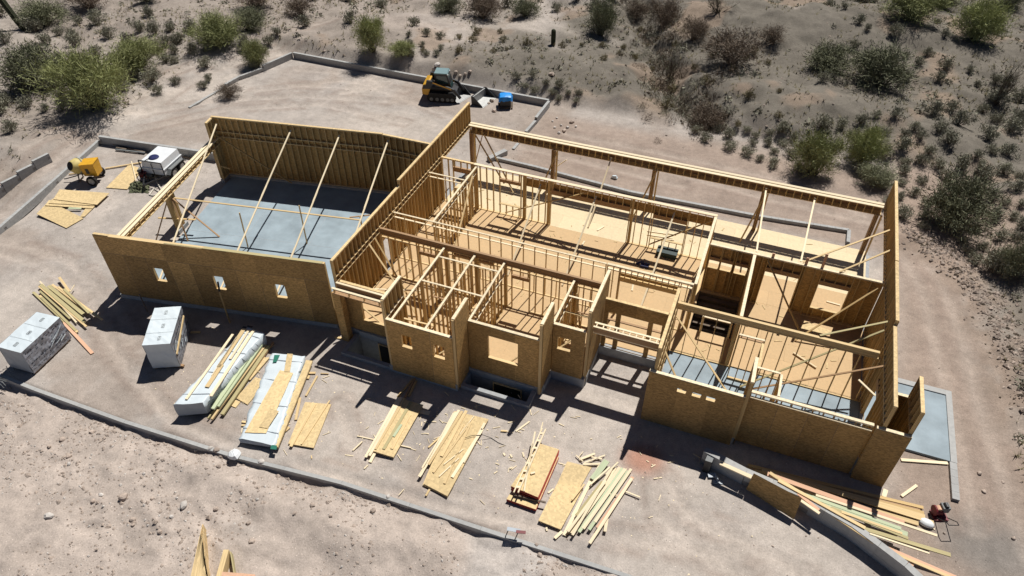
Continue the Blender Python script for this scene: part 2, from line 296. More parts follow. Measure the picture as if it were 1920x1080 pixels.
# ================================================================== FRAMED BUILDINGS
def seg_cut(lo, hi, cuts):
    out = []; x = lo
    for a, b in sorted(cuts):
        if a > x+.02: out.append((x, a))
        x = max(x, b)
    if hi > x+.02: out.append((x, hi))
    return out
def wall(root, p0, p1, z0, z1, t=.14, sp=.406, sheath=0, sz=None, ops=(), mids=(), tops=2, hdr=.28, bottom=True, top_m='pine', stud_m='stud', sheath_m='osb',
         name='framed_wall', no_studs=(), studs=True, split_z=None, hdr_m='lvl', first=.0, short='cripple_stud', posts=()):
    """a timber framed wall: plates (the part), studs, cripples, headers, sills and sheathing panels under it"""
    p0 = Vector(p0); p1 = Vector(p1); d = (p1-p0); L = d.length; d = d/L; n = Vector((-d.y, d.x)); D3 = Vector((d.x, d.y, 0)); N3 = Vector((n.x, n.y, 0))
    def P(s, o, z): return Vector((p0.x+d.x*s+n.x*o, p0.y+d.y*s+n.y*o, z))
    mb = MB(); th = .038 if tops < 2 else .078; mb.beam(P(0, 0, z1-th/2), P(L, 0, z1-th/2), th, t); part = mb.build(name, top_m, root)
    if bottom:
        for a, b in seg_cut(0, L, [(o[0], o[1]) for o in ops if o[2] <= z0+.05]): piece('bottom_plate', P(a, 0, z0+.019), P(b, 0, z0+.019), .038, t, 'pine', part)
    for zm in mids: piece('middle_plate', P(.01, 0, zm+.019), P(L-.01, 0, zm+.019), .038, t+.003, top_m, part)
    zt_ = z1-.04*tops
    ss = [] if not studs else list(np.arange(.02+first, L-.06, sp))+[L-.02]
    for o in ops:
        if studs: ss = [s for s in ss if not (abs(s-(o[0]-.02)) < .05 or abs(s-(o[1]+.02)) < .05)]+[o[0]-.021, o[1]+.021]
    ss = [s for s in ss if 0 < s < L and not any(a < s < b for a, b in no_studs)]
    dep = t-.006
    for s in ss:
        q = [o for o in ops if o[0] < s < o[1]]
        if not q:
            if split_z and studs: pass
            piece('stud' if z1-z0 > 1.6 else short, P(s, 0, z0+.036), P(s, 0, zt_+.002), .038, dep, stud_m, part, D3)
        else:
            o = q[0]; h_ = o[4] if len(o) > 4 else hdr
            if zt_-(o[3]+h_) > .05: piece('cripple_stud', P(s, 0, o[3]+h_-.002), P(s, 0, zt_+.002), .038, dep, stud_m, part, D3)
            if o[2]-z0 > .15: piece('cripple_stud', P(s, 0, z0+.036), P(s, 0, o[2]-.036), .038, dep, stud_m, part, D3)
    for o in ops:
        h_ = o[4] if len(o) > 4 else hdr
        piece('header', P(o[0]-.03, 0, o[3]+h_/2), P(o[1]+.03, 0, o[3]+h_/2), h_, dep-.006, hdr_m, part)
        if o[2] > z0+.15: piece('window_sill', P(o[0], 0, o[2]-.019), P(o[1], 0, o[2]-.019), .038, dep+.012, 'pine', part)
    for s in posts: piece('post', P(s, 0, z0+.03), P(s, 0, zt_), .14, dep+.004, stud_m, part, D3)
    for sd in ((sheath,) if sheath in (1, -1) else ((1, -1) if sheath == 2 else ())):
        a, b = sz or (z0-.3, z1-.04); off = sd*(t/2+.010); k = max(1, round(L/1.22)); w_ = L/k
        for i in range(k):
            s0, s1 = i*w_-.0008, (i+1)*w_+.0008; qs = [o for o in ops if o[0] < s1 and o[1] > s0 and o[2] < b and o[3] > a]
            xs = sorted({s0, s1}|{min(max(v, s0), s1) for o in qs for v in o[:2]}); zs = sorted({a, b}|{min(max(v, a), b) for o in qs for v in o[2:4]})
            mp = MB()
            for u0, u1 in zip(xs[:-1], xs[1:]):
                for v0, v1 in zip(zs[:-1], zs[1:]):
                    um, vm_ = (u0+u1)/2, (v0+v1)/2
                    if u1-u0 < 1e-4 or v1-v0 < 1e-4 or any(o[0] < um < o[1] and o[2] < vm_ < o[3] for o in qs): continue
                    mp.beam(P(um, off, v0), P(um, off, v1), u1-u0, .012+.0006*(i % 3), D3)
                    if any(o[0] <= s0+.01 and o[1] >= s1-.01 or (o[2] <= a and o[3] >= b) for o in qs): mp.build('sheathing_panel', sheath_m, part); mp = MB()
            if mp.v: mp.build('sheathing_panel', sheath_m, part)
            if i and L > 2 and not any(o[0] < i*w_ < o[1] for o in ops): piece('panel_seam', P(i*w_, off+sd*.0062, a+.01), P(i*w_, off+sd*.0062, b-.01), .014, .003, 'old', part, D3)
    return part
def header_box(root, p0, p1, ztop, depth, h, name='header', m='pine', face='lvl', gap=True, cr=.406, cr_m='stud', pw=None):
    """built-up box header: two top planks with a gap, ladder of short studs, bottom plank"""
    p0 = Vector(p0); p1 = Vector(p1); d = p1-p0; L = d.length; d = d/L; n = Vector((-d.y, d.x))
    def P(s, o, z): return Vector((p0.x+d.x*s+n.x*o, p0.y+d.y*s+n.y*o, z))
    mb = MB(); w_ = pw or depth*.43
    mb.beam(P(0.01, 0, ztop-h+.02), P(L-.01, 0, ztop-h+.02), .04, depth*.96); part = mb.build(name, m, root)
    for sgn, dz in ((1, 0), (-1, -.02)): piece('top_plank', P(0, sgn*(depth*.27 if not pw else depth/2-pw/2), ztop-.02+dz), P(L, sgn*(depth*.27 if not pw else depth/2-pw/2), ztop-.02+dz), .04, w_, 'pale', part)
    for s in np.arange(.1, L, cr):
        piece('cripple_stud', P(s, -depth*.36, ztop-h+.04), P(s, -depth*.36, ztop-.06), .038, depth*.2, cr_m, part, (d.x, d.y, 0))
    piece('header_back', P(0.02, depth*.40, ztop-h/2-.03), P(L-.02, depth*.40, ztop-h/2-.03), h-.1, .04, face, part)
    return part
def brace(root, a, b, m='pine', w=.09, t=.038, ref=(0, 0, 1)): return piece('brace', Vector(a), Vector(b), t, w, m, root, ref)

# ------------------------------------------------------------------ garage
gar = empty('framed_garage', (GO.x, GO.y, 0)); tag(gar, 'open-topped garage of osb walls around a bare concrete slab, left of the house frame', 'building')
def gp(u, v, z=None):
    q = GO+GE1*u+GE2*v; return (q.x, q.y) if z is None else Vector((q.x, q.y, z))
GZ = 4.25
mb = MB()
for (u0, v0, u1, v1) in ((-.05, -.12, 12.1, .12), (-.1, 11.65, 12.1, 11.95), (-.12, .1, .12, 1.0), (-.12, 5.5, .12, 6.5), (-.12, 11.0, .12, 11.7)):
    q = [gp(u0, v0, -.3), gp(u1, v0, -.3), gp(u1, v1, -.3), gp(u0, v1, -.3)]; MB().hexa(q+[p+Vector((0, 0, .55)) for p in q]).build('foundation_wall', 'conc', gar)
mb = MB(); q = [gp(.35, .12, -.2), gp(12.0, .12, -.2), gp(12.0, 11.65, -.2), gp(.3, 11.65, -.2)]; mb.hexa(q+[p+Vector((0, 0, .3)) for p in q]); sl = mb.build('floor_slab', 'slab', gar)
for a, b in ((gp(4.1, .15, .1025), gp(4.1, 11.6, .1025)), (gp(8, .15, .1025), gp(8, 11.6, .1025)), (gp(.4, 5.9, .1025), gp(11.95, 5.9, .1025))): piece('control_joint', a, b, .003, .012, 'conc', sl)
gw = wall(gar, gp(0, 0), gp(12.1, 0), .25, GZ, sheath=-1, sz=(.22, 3.1), mids=(3.25, 3.0), ops=[(2.6, 3.17, 1.62, 2.5), (5.87, 6.44, 1.62, 2.5), (9.15, 9.72, 1.62, 2.5)], first=.1)
for i in range(10):      # upper course of panels, laid on their sides
    piece('sheathing_panel', gp(i*1.21+.6, -.081, 3.106), gp(i*1.21+.6, -.081, GZ-.03), 1.212, .0125, 'osb', gw, (GE1.x, GE1.y, 0))
piece('panel_seam', gp(.02, -.0885, 3.1), gp(12.08, -.0885, 3.1), .016, .003, 'old', gw); piece('top_plank', gp(.9, -.05, GZ+.012), gp(5.9, -.05, GZ+.012), .022, .2, 'pine', gw); piece('top_plank', gp(5.95, -.02, GZ+.012), gp(12.0, -.02, GZ+.012), .022, .16, 'olive', gw); piece('top_plank', gp(3.9, -.1, GZ+.03), gp(9.2, -.1, GZ+.03), .02, .06, 'olive', gw)
wall(gar, gp(0, 11.8), gp(11.0, 11.8), .25, GZ+.1, sheath=1, sz=(.2, GZ+.06), mids=(3.32, 2.95), stud_m='stud', first=.05)
wall(gar, gp(11.02, 11.82), (-17.42, 32.45), .25, GZ+.05, sheath=1, sz=(.2, GZ), mids=(3.3, 2.95))
hb = header_box(gar, gp(.0, .12), gp(0, 11.7), 2.98, .42, .42, face='pine', cr=.45)
for v, ns in ((.35, 3), (5.75, 6), (6.15, 5), (11.2, 5)):
    for k in range(ns):
        piece('post', gp(-.1+.05*(k % 2), v+.042*k, .22), gp(-.1+.05*(k % 2), v+.042*k, 2.56), .038, .24, 'stud', gar, (GE2.x, GE2.y, 0))
wall(gar, gp(.05, 11.05), gp(.05, 11.7), .25, GZ+.05, sheath=1, sz=(.2, GZ)); 
for u in (5.2, 8.3, 11.35):
    a, b = gp(u, 11.7, 4.0), gp(u, .3, .3); m1 = a.lerp(b, .42); m2 = a.lerp(b, .36); m3 = a.lerp(b, .74); m4 = a.lerp(b, .68)
    brace(gar, a, m1, 'pale', .085, .04); brace(gar, m2+Vector((.03, 0, .03)), m3+Vector((.03, 0, .03)), 'pale', .085, .04); brace(gar, m4, b, 'pale', .085, .04)
brace(gar, gp(.4, 11.6, 4.0), gp(1.7, 1.0, .6), 'pale', .085, .04); brace(gar, gp(.1, 6.1, 2.2), gp(11.4, 6.1, 2.2), 'pine', .1, .04)
brace(gar, gp(4.65, 5.06, .1), gp(4.75, 5.1, 2.5), 'pine', .06, .05, (1, 0, 0)); brace(gar, gp(7.86, 6.0, .1), gp(7.9, 6.05, 2.75), 'pine', .06, .05, (1, 0, 0))
brace(gar, gp(10.5, 6.6, 1.9), gp(11.6, 6.9, 2.0), 'lvl', .08, .04); brace(gar, gp(11.1, 6.7, .1), gp(11.1, 6.7, 2.0), 'stud', .06, .05, (1, 0, 0))
brace(gar, gp(.2, 11.5, 3.2), gp(4.6, 11.4, .3), 'stud'); brace(gar, gp(.05, 6.0, 2.3), gp(2.6, 5.6, .12), 'lvl'); brace(gar, gp(.05, 6.0, 2.3), gp(1.0, 4.9, .12), 'lvl')
brace(gar, gp(.0, 5.5, 2.2), gp(-.9, 4.6, .05), 'lvl', .1); brace(gar, gp(-1.1, 5.7, .9), gp(1.2, 5.9, .95), 'stud', .12); brace(gar, gp(-.2, 11.2, 1.2), gp(.9, 10.9, 1.25), 'stud', .08)
brace(gar, gp(6.1, -.1, 2.15), gp(6.5, -.75, 1.9), 'old', .09); brace(gar, gp(6.5, -.78, -.02), gp(6.5, -.72, 2.1), 'stud', .07, .05, (1, 0, 0)); brace(gar, gp(1.9, -.85, .0), gp(1.55, -.5, .9), 'old', .05, .04, (1, 0, 0))

# ------------------------------------------------------------------ main house
house = empty('framed_house', (-5.0, 28.0, 0)); tag(house, 'large unroofed timber house frame of studs, osb and tan subfloor', 'building')
FZ, PZ = .45, 3.55
mb = MB()      # concrete stem walls under the framing
for (x0, y0, x1, y1) in ((-17.4, 36.3, 7.2, 36.55), (-17.42, 20.85, -17.15, 36.3), (-17.15, 20.8, -13.8, 21.05), (-13.8, 19.32, -13.55, 21.05), (-13.55, 19.32, -10.25, 19.55), (-10.45, 19.55, -10.2, 20.6), (-10.2, 20.55, -6.55, 20.8),
                         (-6.75, 20.8, -6.5, 21.8), (-6.5, 21.75, -4.9, 22.0), (-5.1, 22.0, -4.85, 24.2), (-4.85, 24.15, -1.8, 24.45), (-1.8, 20.95, -1.6, 24.15), (-1.6, 20.95, 2.1, 21.1), (2.15, 21.27, 7.0, 21.4), (7.1, 21.4, 7.3, 36.3), (8.0, 21.2, 8.2, 23.1)):
    MB().box((x0, y0, -.35), (x1, y1, FZ-.03)).build('foundation_wall', 'conc', house)
for (x0, y0, x1, y1) in ((-16.3, 20.76, -13.8, 20.8), (-10.2, 20.52, -6.9, 20.56)): MB().box((x0, y0, -2.3), (x1, y1, FZ-.05)).build('basement_wall', 'conc', house)
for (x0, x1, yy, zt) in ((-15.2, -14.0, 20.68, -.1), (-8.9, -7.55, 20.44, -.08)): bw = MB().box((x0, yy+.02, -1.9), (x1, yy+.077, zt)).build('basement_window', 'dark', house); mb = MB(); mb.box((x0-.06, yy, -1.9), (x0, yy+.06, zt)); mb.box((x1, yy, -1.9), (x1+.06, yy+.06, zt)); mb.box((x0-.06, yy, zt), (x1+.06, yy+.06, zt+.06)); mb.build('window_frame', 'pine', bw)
# subfloor sheets
def deck(x0, y0, x1, y1, m='deck'):
    r = 0; y_ = y0
    while y_ < y1-.02:
        yb = min(y_+1.22, y1); x_ = x0-(1.22 if r % 2 else 0)
        while x_ < x1-.02:
            xa, xb = max(x_, x0), min(x_+2.44, x1); x_ += 2.44
            if xb-xa < .03: continue
            rects = [(xa, y_, xb, yb)]; h0, k0, h1, k1 = HOLE
            if xa < h1 and xb > h0 and y_ < k1 and yb > k0:
                rects = [q for q in ((xa, y_, min(h0, xb), yb), (max(h1, xa), y_, xb, yb), (max(xa, h0), y_, min(xb, h1), min(k0, yb)), (max(xa, h0), max(k1, y_), min(xb, h1), yb)) if q[2]-q[0] > .02 and q[3]-q[1] > .02]
            for q in rects:
                piece('subfloor_panel', ((q[0]+q[2])/2, q[1]+.002, FZ-.013), ((q[0]+q[2])/2, q[3]-.002, FZ-.013), .022, q[2]-q[0]-.004, m if not (yb > 32.6) else 'deckp', house)
        y_ = yb; r += 1
deck(-17.12, 25.1, 7.1, 32.42); deck(-17.12, 32.42, 7.12, 36.62, 'deckp'); deck(-17.12, 21.0, -13.5, 25.1); deck(-13.5, 19.45, -10.25, 25.1); deck(-10.25, 20.7, -6.55, 25.1); deck(-6.55, 21.9, -5.0, 25.1); deck(-5.0, 24.4, -1.65, 25.1)
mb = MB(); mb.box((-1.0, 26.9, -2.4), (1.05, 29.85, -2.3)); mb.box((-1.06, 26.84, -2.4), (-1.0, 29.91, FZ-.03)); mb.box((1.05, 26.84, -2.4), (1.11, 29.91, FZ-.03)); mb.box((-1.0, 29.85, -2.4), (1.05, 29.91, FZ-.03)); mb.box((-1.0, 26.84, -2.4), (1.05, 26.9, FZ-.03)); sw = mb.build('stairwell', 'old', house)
mb = MB(); mb.box((-1.6, 21.1, -.2), (2.15, 25.08, FZ-.06)).box((2.151, 21.4, -.2), (7.08, 25.079, FZ-.0605)); mb.build('floor_slab', 'slab', house)

# back porch header and posts
R1Y = 36.55
header_box(house, (-17.1, R1Y), (7.05, R1Y), 3.62, .46, .55, face='lvl')
for xp in (-17.0, -11.55, -5.35, .85, 6.75):
    for k in range(5): piece('post', (xp+.042*k, R1Y-.2+.09*(k % 2), FZ), (xp+.042*k, R1Y-.2+.09*(k % 2), 3.1), .038, .26, 'stud' if k % 2 else 'lvl', house, (1, 0, 0))
    for k in range(2): piece('post', (xp+.3+.042*k, R1Y-.25, FZ), (xp+.3+.042*k, R1Y-.25, 3.1), .038, .14, 'stud', house, (1, 0, 0))
# dividing parapet wall
DX = -17.22
wall(house, (DX, 27.6), (DX, 20.95), FZ, 4.55, sp=.35, sheath=-1, sz=(.15, 4.52), mids=(3.5, 3.2), stud_m='stud', ops=[(1.5, 2.45, FZ, 2.5)], top_m='pine')
wall(house, (DX, 32.5), (DX, 27.62), FZ, 4.9, sp=.35, sheath=-1, sz=(.15, 4.86), mids=(3.5, 3.2))
wall(house, (DX, 36.85), (DX, 32.52), 3.2, 4.9, sp=.35, sheath=-1, sz=(3.2, 4.86), mids=(3.45,))
# patio wall R2, its return, and the long hall wall R3
wall(house, (-17.12, 32.5), (-1.08, 32.5), FZ, PZ, sheath=0, ops=[(.75, 1.9, 1.6, 2.75, .3), (3.7, 4.98, 1.2, 2.72, .2), (6.85, 11.4, FZ, 2.62, .3), (12.75, 14.55, 1.2, 2.55, .25)], mids=(), posts=(5.2, 6.7, 11.55, 2.2), hdr_m='lvl')
piece('header_back', (-12.0, 32.6, 3.0), (-1.2, 32.6, 3.0), .55, .016, 'osb', house); piece('top_plank', (-15.0, 32.46, PZ+.012), (-1.1, 32.46, PZ+.012), .02, .2, 'pale', house)
wall(house, (-1.15, 32.4), (-1.15, 26.68), FZ, PZ, sp=.6, top_m='pale', no_studs=[(1.0, 4.4)])
wall(house, (-17.1, 26.6), (-5.45, 26.6), FZ, PZ, t=.09, sp=.61, mids=(3.22,), top_m='pale', tops=1)
wall(house, (-5.4, 26.6), (-1.22, 26.6), FZ, PZ+.02, sp=.3, ops=[(.7, 3.5, FZ, 2.7, .28)], top_m='pale', hdr_m='stud', mids=(3.26,)); piece('header_back', (-4.8, 26.72, 2.95), (-1.8, 26.72, 2.95), .3, .06, 'stud', house)
wall(house, (-14.82, 26.7), (-14.82, 32.38), FZ, 3.5, t=.1, sp=.406, mids=(3.1,), top_m='pale', stud_m='stud', posts=(4.6,)); wall(house, (-17.1, 30.8), (-14.9, 30.8), FZ, 3.5, t=.09, mids=(3.2,), tops=1, sp=.5, top_m='pale')
# beam line over the bedrooms
piece('beam', (-17.1, 25.12, 3.40), (-5.0, 25.12, 3.40), .31, .13, 'lvl', house)
wall(house, (-17.08, 25.1), (-5.1, 25.1), FZ, 3.24, t=.13, sp=.406, ops=[(2.2, 3.1, FZ, 2.5, .2), (7.3, 8.2, FZ, 2.5, .2), (4.2, 6.3, 2.6, 2.95, .18)], posts=(3.75, 5.45, 6.95, 10.6), tops=1, mids=(3.0,))
for X_, y0 in ((-13.4, 19.5), (-11.73, 19.5), (-10.15, 20.75), (-6.57, 21.95), (-5.2, 22.9)):
    wall(house, (X_, y0), (X_, 25.02), FZ, 3.42 if X_ < -6 else 3.4, t=.1, sp=.42, top_m='pale', tops=2, mids=((2.7,) if X_ in (-10.15, -6.57) else ()), posts=((2.9,) if X_ < -10 else ()))
for x0, x1, y_ in ((-13.33, -10.22, 22.4), (-13.33, -10.22, 24.3), (-6.5, -5.28, 23.9)): wall(house, (x0, y_), (x1, y_), FZ, 3.4, t=.09, sp=.406, tops=1, top_m='pale', ops=([(.5, 1.3, FZ, 2.5, .05)] if y_ < 24 else ()))
wall(house, (-6.5, 23.5), (-5.28, 23.5), 2.6, 2.75, t=.09, tops=1, studs=False, bottom=False)
# stepped front facade
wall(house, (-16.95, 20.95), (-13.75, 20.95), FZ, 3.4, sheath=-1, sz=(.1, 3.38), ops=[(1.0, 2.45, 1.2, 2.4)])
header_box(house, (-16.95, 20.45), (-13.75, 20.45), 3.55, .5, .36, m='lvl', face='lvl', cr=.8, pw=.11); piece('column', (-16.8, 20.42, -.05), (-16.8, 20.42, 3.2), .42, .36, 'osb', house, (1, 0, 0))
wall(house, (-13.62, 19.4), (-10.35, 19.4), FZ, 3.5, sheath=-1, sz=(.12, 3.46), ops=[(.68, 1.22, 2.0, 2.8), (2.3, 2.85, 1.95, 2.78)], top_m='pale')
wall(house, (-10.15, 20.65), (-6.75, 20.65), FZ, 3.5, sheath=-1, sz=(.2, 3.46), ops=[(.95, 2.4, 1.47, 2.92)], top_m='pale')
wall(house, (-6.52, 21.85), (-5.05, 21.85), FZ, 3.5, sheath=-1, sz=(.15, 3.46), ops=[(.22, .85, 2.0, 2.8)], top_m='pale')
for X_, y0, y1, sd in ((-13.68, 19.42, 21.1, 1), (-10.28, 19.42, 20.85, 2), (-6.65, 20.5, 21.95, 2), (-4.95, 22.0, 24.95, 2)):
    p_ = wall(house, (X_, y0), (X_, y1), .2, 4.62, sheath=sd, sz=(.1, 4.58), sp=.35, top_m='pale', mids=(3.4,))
    for k in range(2): piece('corner_stud', (X_-.03+.06*k, y0-.05, .1), (X_-.03+.06*k, y0-.05, 4.58), .05, .04, 'pine', p_, (1, 0, 0))
# entry: openings in a panelled wall, ladder header in front
wall(house, (-4.82, 24.3), (-1.82, 24.3), FZ, 3.48, sheath=-1, sz=(.15, 3.46), ops=[(.2, .58, FZ, 2.72), (.8, 2.1, FZ, 2.72), (2.32, 2.74, FZ, 2.72)], bottom=True, top_m='pine')
for s0, s1 in ((.2, .58), (.8, 2.1), (2.32, 2.74)): piece('transom_bar', (-4.82+s0, 24.3, 2.2), (-4.82+s1, 24.3, 2.2), .06, .12, 'lvl', house)
lh = MB().beam((-4.84, 22.49, 3.08), (-1.86, 22.49, 3.08), .1, .32).build('header', 'pale', house)
for y_, w_ in ((22.62, .1), (22.36, .09)): piece('top_plank', (-4.85, y_, 3.41), (-1.85, y_, 3.41), .04, w_, 'pale', lh)
for s in np.arange(.12, 3.0, .30): piece('blocking', (-4.85+s, 22.41, 3.40), (-4.85+s, 22.57, 3.40), .035, .05, 'pale', lh)
piece('header_back', (-4.83, 22.34, 3.22), (-1.87, 22.34, 3.22), .26, .03, 'lvl', lh)
# east rooms
wall(house, (-1.72, 24.95), (-1.72, 21.02), FZ, 4.55, sp=.406, top_m='pine', mids=(3.3, 2.0), sheath=0)
wall(house, (-1.95, 20.95), (2.0, 20.95), FZ-.04, 3.2, sheath=-1, sz=(-.05, 3.17), ops=[(1.27, 1.65, 2.42, 2.66, .1), (1.9, 2.27, 2.42, 2.66, .1), (2.49, 2.87, 2.42, 2.66, .1)], top_m='pale')
wall(house, (2.08, 20.97), (2.08, 22.4), FZ-.04, 4.1, sheath=-1, sz=(-.05, 4.06), sp=.35, top_m='pale')
wall(house, (2.18, 21.32), (6.88, 21.32), FZ-.04, 3.22, sheath=-1, sz=(-.05, 3.0), top_m='pale'); piece('top_plank', (2.2, 21.17, 3.02), (6.85, 21.17, 3.02), .04, .1, 'pale', house)
wall(house, (6.94, 21.12), (8.2, 21.12), .2, 3.35, sheath=-1, sz=(-.08, 3.32), top_m='pale')
wall(house, (7.2, 21.2), (7.2, 25.85), FZ-.04, 4.62, sheath=-1, sz=(.05, 4.6), sp=.35, mids=(3.45,), ops=[(2.2, 3.2, FZ, 2.5)], top_m='pine')
wall(house, (7.22, 25.9), (7.22, 30.05), FZ, 4.85, sheath=-1, sz=(.05, 4.8), sp=.35, mids=(3.45,), top_m='pine')
wall(house, (7.22, 30.07), (7.22, 37.1), 3.2, 4.88, sheath=-1, sz=(3.2, 4.84), sp=.35, mids=(3.42,), top_m='pine')
wall(house, (8.12, 21.2), (8.12, 23.1), .2, 4.68, sheath=-1, sz=(.0, 4.64), sp=.42, mids=(3.45,), top_m='pine'); wall(house, (7.3, 23.05), (8.05, 23.05), .2, 3.5, sheath=1, sz=(.1, 3.45), top_m='pale', tops=1)
piece('beam', (-1.7, 25.14, 3.40), (6.95, 25.14, 3.40), .31, .14, 'pine', house)
wall(house, (-1.65, 25.12), (7.1, 25.12), FZ-.04, 3.24, t=.13, sp=.61, tops=1, ops=[(2.95, 4.05, FZ, 2.4, .05)], posts=(2.75,), bottom=True)
wall(house, (7.1, 30.0), (-1.02, 30.0), FZ, PZ, sheath=-1, sz=(.42, 3.5), sp=.5, top_m='pale', stud_m='stud', ops=[(1.3, 2.7, 1.08, 2.6, .25), (3.65, 5.25, FZ, 2.65, .25), (6.1, 6.7, 2.1, 2.58, .2), (6.85, 7.4, 2.1, 2.58, .2), (7.5, 8.0, 2.1, 2.58, .2)])
wall(house, (1.16, 25.25), (1.16, 29.9), FZ, PZ, sp=.45, top_m='pale', sheath=1, sz=(.46, 3.5)); 
wall(house, (1.25, 24.35), (2.35, 24.35), FZ, 3.3, t=.1, tops=1, top_m='pale', sp=.35); wall(house, (2.2, 22.75), (3.2, 22.75), FZ-.04, 3.2, t=.1, tops=1, top_m='pale', sp=.35); wall(house, (3.25, 21.45), (3.25, 22.7), FZ-.04, 3.2, t=.1, tops=1, top_m='pale', sp=.8)
wall(house, (2.3, 24.3), (2.3, 22.8), FZ-.04, 3.2, t=.1, tops=1, sp=.5)
# stairwell rail
for a, b in (((-.45, 26.86, .45), (-.45, 26.86, 1.5)), ((.9, 26.86, .45), (.9, 26.86, 1.5)), ((-.45, 26.86, 1.5), (.9, 26.86, 1.5)), ((-.45, 26.86, 1.5), (-.45, 27.8, 1.2))): piece('stair_rail', a, b, .09, .05, 'pale', house, (1, .3, 0))
mb = MB()
for k in range(6): piece('stair_tread', (-.95, 29.6-.28*k, .3-.19*k), (1.0, 29.6-.28*k, .3-.19*k), .035, .26, 'old', sw)
# temporary braces
for a, b, m in (((7.1, 33.3, 4.3), (3.4, 30.1, 3.6), 'pine'), ((7.12, 31.6, 4.3), (5.1, 30.0, 3.6), 'pine'), ((7.1, 26.6, 4.1), (4.5, 25.2, 3.6), 'olive'), ((7.05, 24.2, 3.7), (2.4, 23.6, .9), 'lvl'), ((7.0, 26.2, 3.9), (1.9, 23.9, .5), 'olive'),
                ((1.8, 29.9, 3.4), (4.25, 28.4, .5), 'stud'), ((6.9, 29.8, 3.3), (4.0, 27.9, .5), 'stud'), ((-1.6, 24.7, 3.1), (1.95, 22.6, .6), 'pine'), ((-1.62, 22.8, 2.6), (.2, 21.3, .6), 'pine'),
                ((-10.9, 32.4, 3.2), (-10.9, 27.3, .5), 'pale'), ((-7.65, 32.4, 3.2), (-7.9, 27.6, .5), 'pale'), ((-3.3, 32.4, 3.2), (-3.6, 27.0, .5), 'pale'), ((-8.2, 32.4, 3.3), (-13.0, 32.2, .8), 'stud'), ((-1.3, 32.3, 3.3), (-4.3, 31.8, 1.2), 'stud'),
                ((-16.9, 36.5, 3.2), (-14.3, 35.3, .6), 'stud'), ((-16.2, 36.5, 3.2), (-13.4, 34.6, .6), 'pine'), ((-16.8, 36.4, .7), (-16.2, 36.4, 3.0), 'lvl'), ((-17.0, 23.8, 3.5), (-14.0, 22.7, .5), 'pine'), ((-17.0, 24.4, 3.4), (-15.2, 23.9, .5), 'stud'), ((-17.0, 21.3, 2.6), (-14.6, 24.4, .6), 'pale'),
                ((-14.7, 31.5, 3.4), (-14.2, 27.2, .5), 'pine'), ((-13.2, 20.2, 2.9), (-11.9, 20.6, 2.5), 'pine'), ((-16.9, 21.05, 2.6), (-14.8, 21.05, .9), 'pine'), ((-6.3, 24.6, 3.0), (-5.6, 23.6, .6), 'pine'), ((-8.3, 20.8, 1.2), (-7.7, 20.9, 1.9), 'pine'), ((-11.2, 19.6, 1.9), (-10.5, 20.0, 2.4), 'pine'), ((-6.2, 22.0, 1.9), (-5.5, 22.4, 2.5), 'pine'),
                ((-11.2, 36.4, 3.2), (-11.9, 34.9, .5), 'stud'), ((-5.1, 36.4, 3.2), (-5.9, 34.8, .5), 'stud'), ((1.1, 36.4, 3.2), (.35, 34.8, .5), 'stud'), ((-11.3, 36.6, 1.8), (-10.7, 36.6, 2.4), 'pale'), ((1.0, 36.4, 3.3), (1.2, 30.1, 3.58), 'pale'), ((3.6, 36.4, 3.3), (3.3, 30.1, 3.6), 'pale'), ((-7.9, 36.4, 3.3), (-8.1, 33.0, .5), 'pale'),
                ((7.0, 23.2, 1.0), (5.4, 22.0, .5), 'olive'), ((5.6, 21.2, 3.1), (6.6, 22.6, 1.0), 'olive'), ((6.9, 22.9, 3.2), (6.2, 23.4, 3.35), 'pale'), ((4.0, 27.0, .52), (5.1, 26.4, .52), 'deckp')):
    brace(house, a, b, m, .085, .04)
for (x_, y_, h_) in ((2.0, 30.0, .25), (3.55, 30.02, .42), (4.3, 30.05, .85)): piece('block', (x_, y_, PZ), (x_, y_, PZ+h_), .13, .05, 'pink', house, (1, 0, 0))

# ================================================================== RETAINING WALLS, SLABS
BLK = {}
def block_mesh(m='block'):
    if m not in BLK: BLK[m] = unit(m)
    return m
def block_wall(name, label, pts, ztop, z0, th=.2, bl=.4, bh=.2, cat='wall'):
    """pts: polyline of (x,y[,top]); courses of separate blocks over a recessed mortar core"""
    root = empty(name, (pts[0][0], pts[0][1], z0)); tag(root, label, cat); core = MB()
    carry = 0.0
    for a, b in zip(pts[:-1], pts[1:]):
        A = Vector(a[:2]); B = Vector(b[:2]); d = B-A; L = d.length
        if L < .05: continue
        d /= L; n = max(1, round(L/bl)); w_ = L/n; za = a[2] if len(a) > 2 else ztop; zb = b[2] if len(b) > 2 else ztop
        hmin = min(za, zb); core.beam(Vector((A.x, A.y, (z0+hmin)/2-.02)), Vector((B.x, B.y, (z0+hmin)/2-.02)), hmin-z0-.04, th-.03)
        for k in range(n):
            top = za+(zb-za)*((k+.5)/n); top = z0+round((top-z0)/bh)*bh if za != zb else top; z = top; r = 0
            while z > z0+.02:
                zl = max(z-bh, z0); s0 = k*w_+((.5*w_) if (r % 2 and k < n-1) else 0); s1 = s0+w_ if not (r % 2 and k == n-1) else (k+1)*w_
                p = A+d*(s0+.004); q = A+d*(min(s1, L)-.004)
                if (q-p).length > .06: piece('block', (p.x, p.y, (z+zl)/2), (q.x, q.y, (z+zl)/2), z-zl-.006, th+random.uniform(-.004, .004), 'block', root)
                z = zl; r += 1
    core.build('mortar', 'mortar', root); return root
block_wall('retaining_wall', 'long low grey concrete retaining wall along the front of the dirt pad', [(-31.2, 12.3), (-28.7, 12.25), (-23.4, 12.3), (-17.9, 12.55), (-12.7, 13.1), (-6.5, 13.3), (-.6, 13.5), (1.2, 13.45)], .035, -.54, th=.17, bl=2.6, bh=.6)
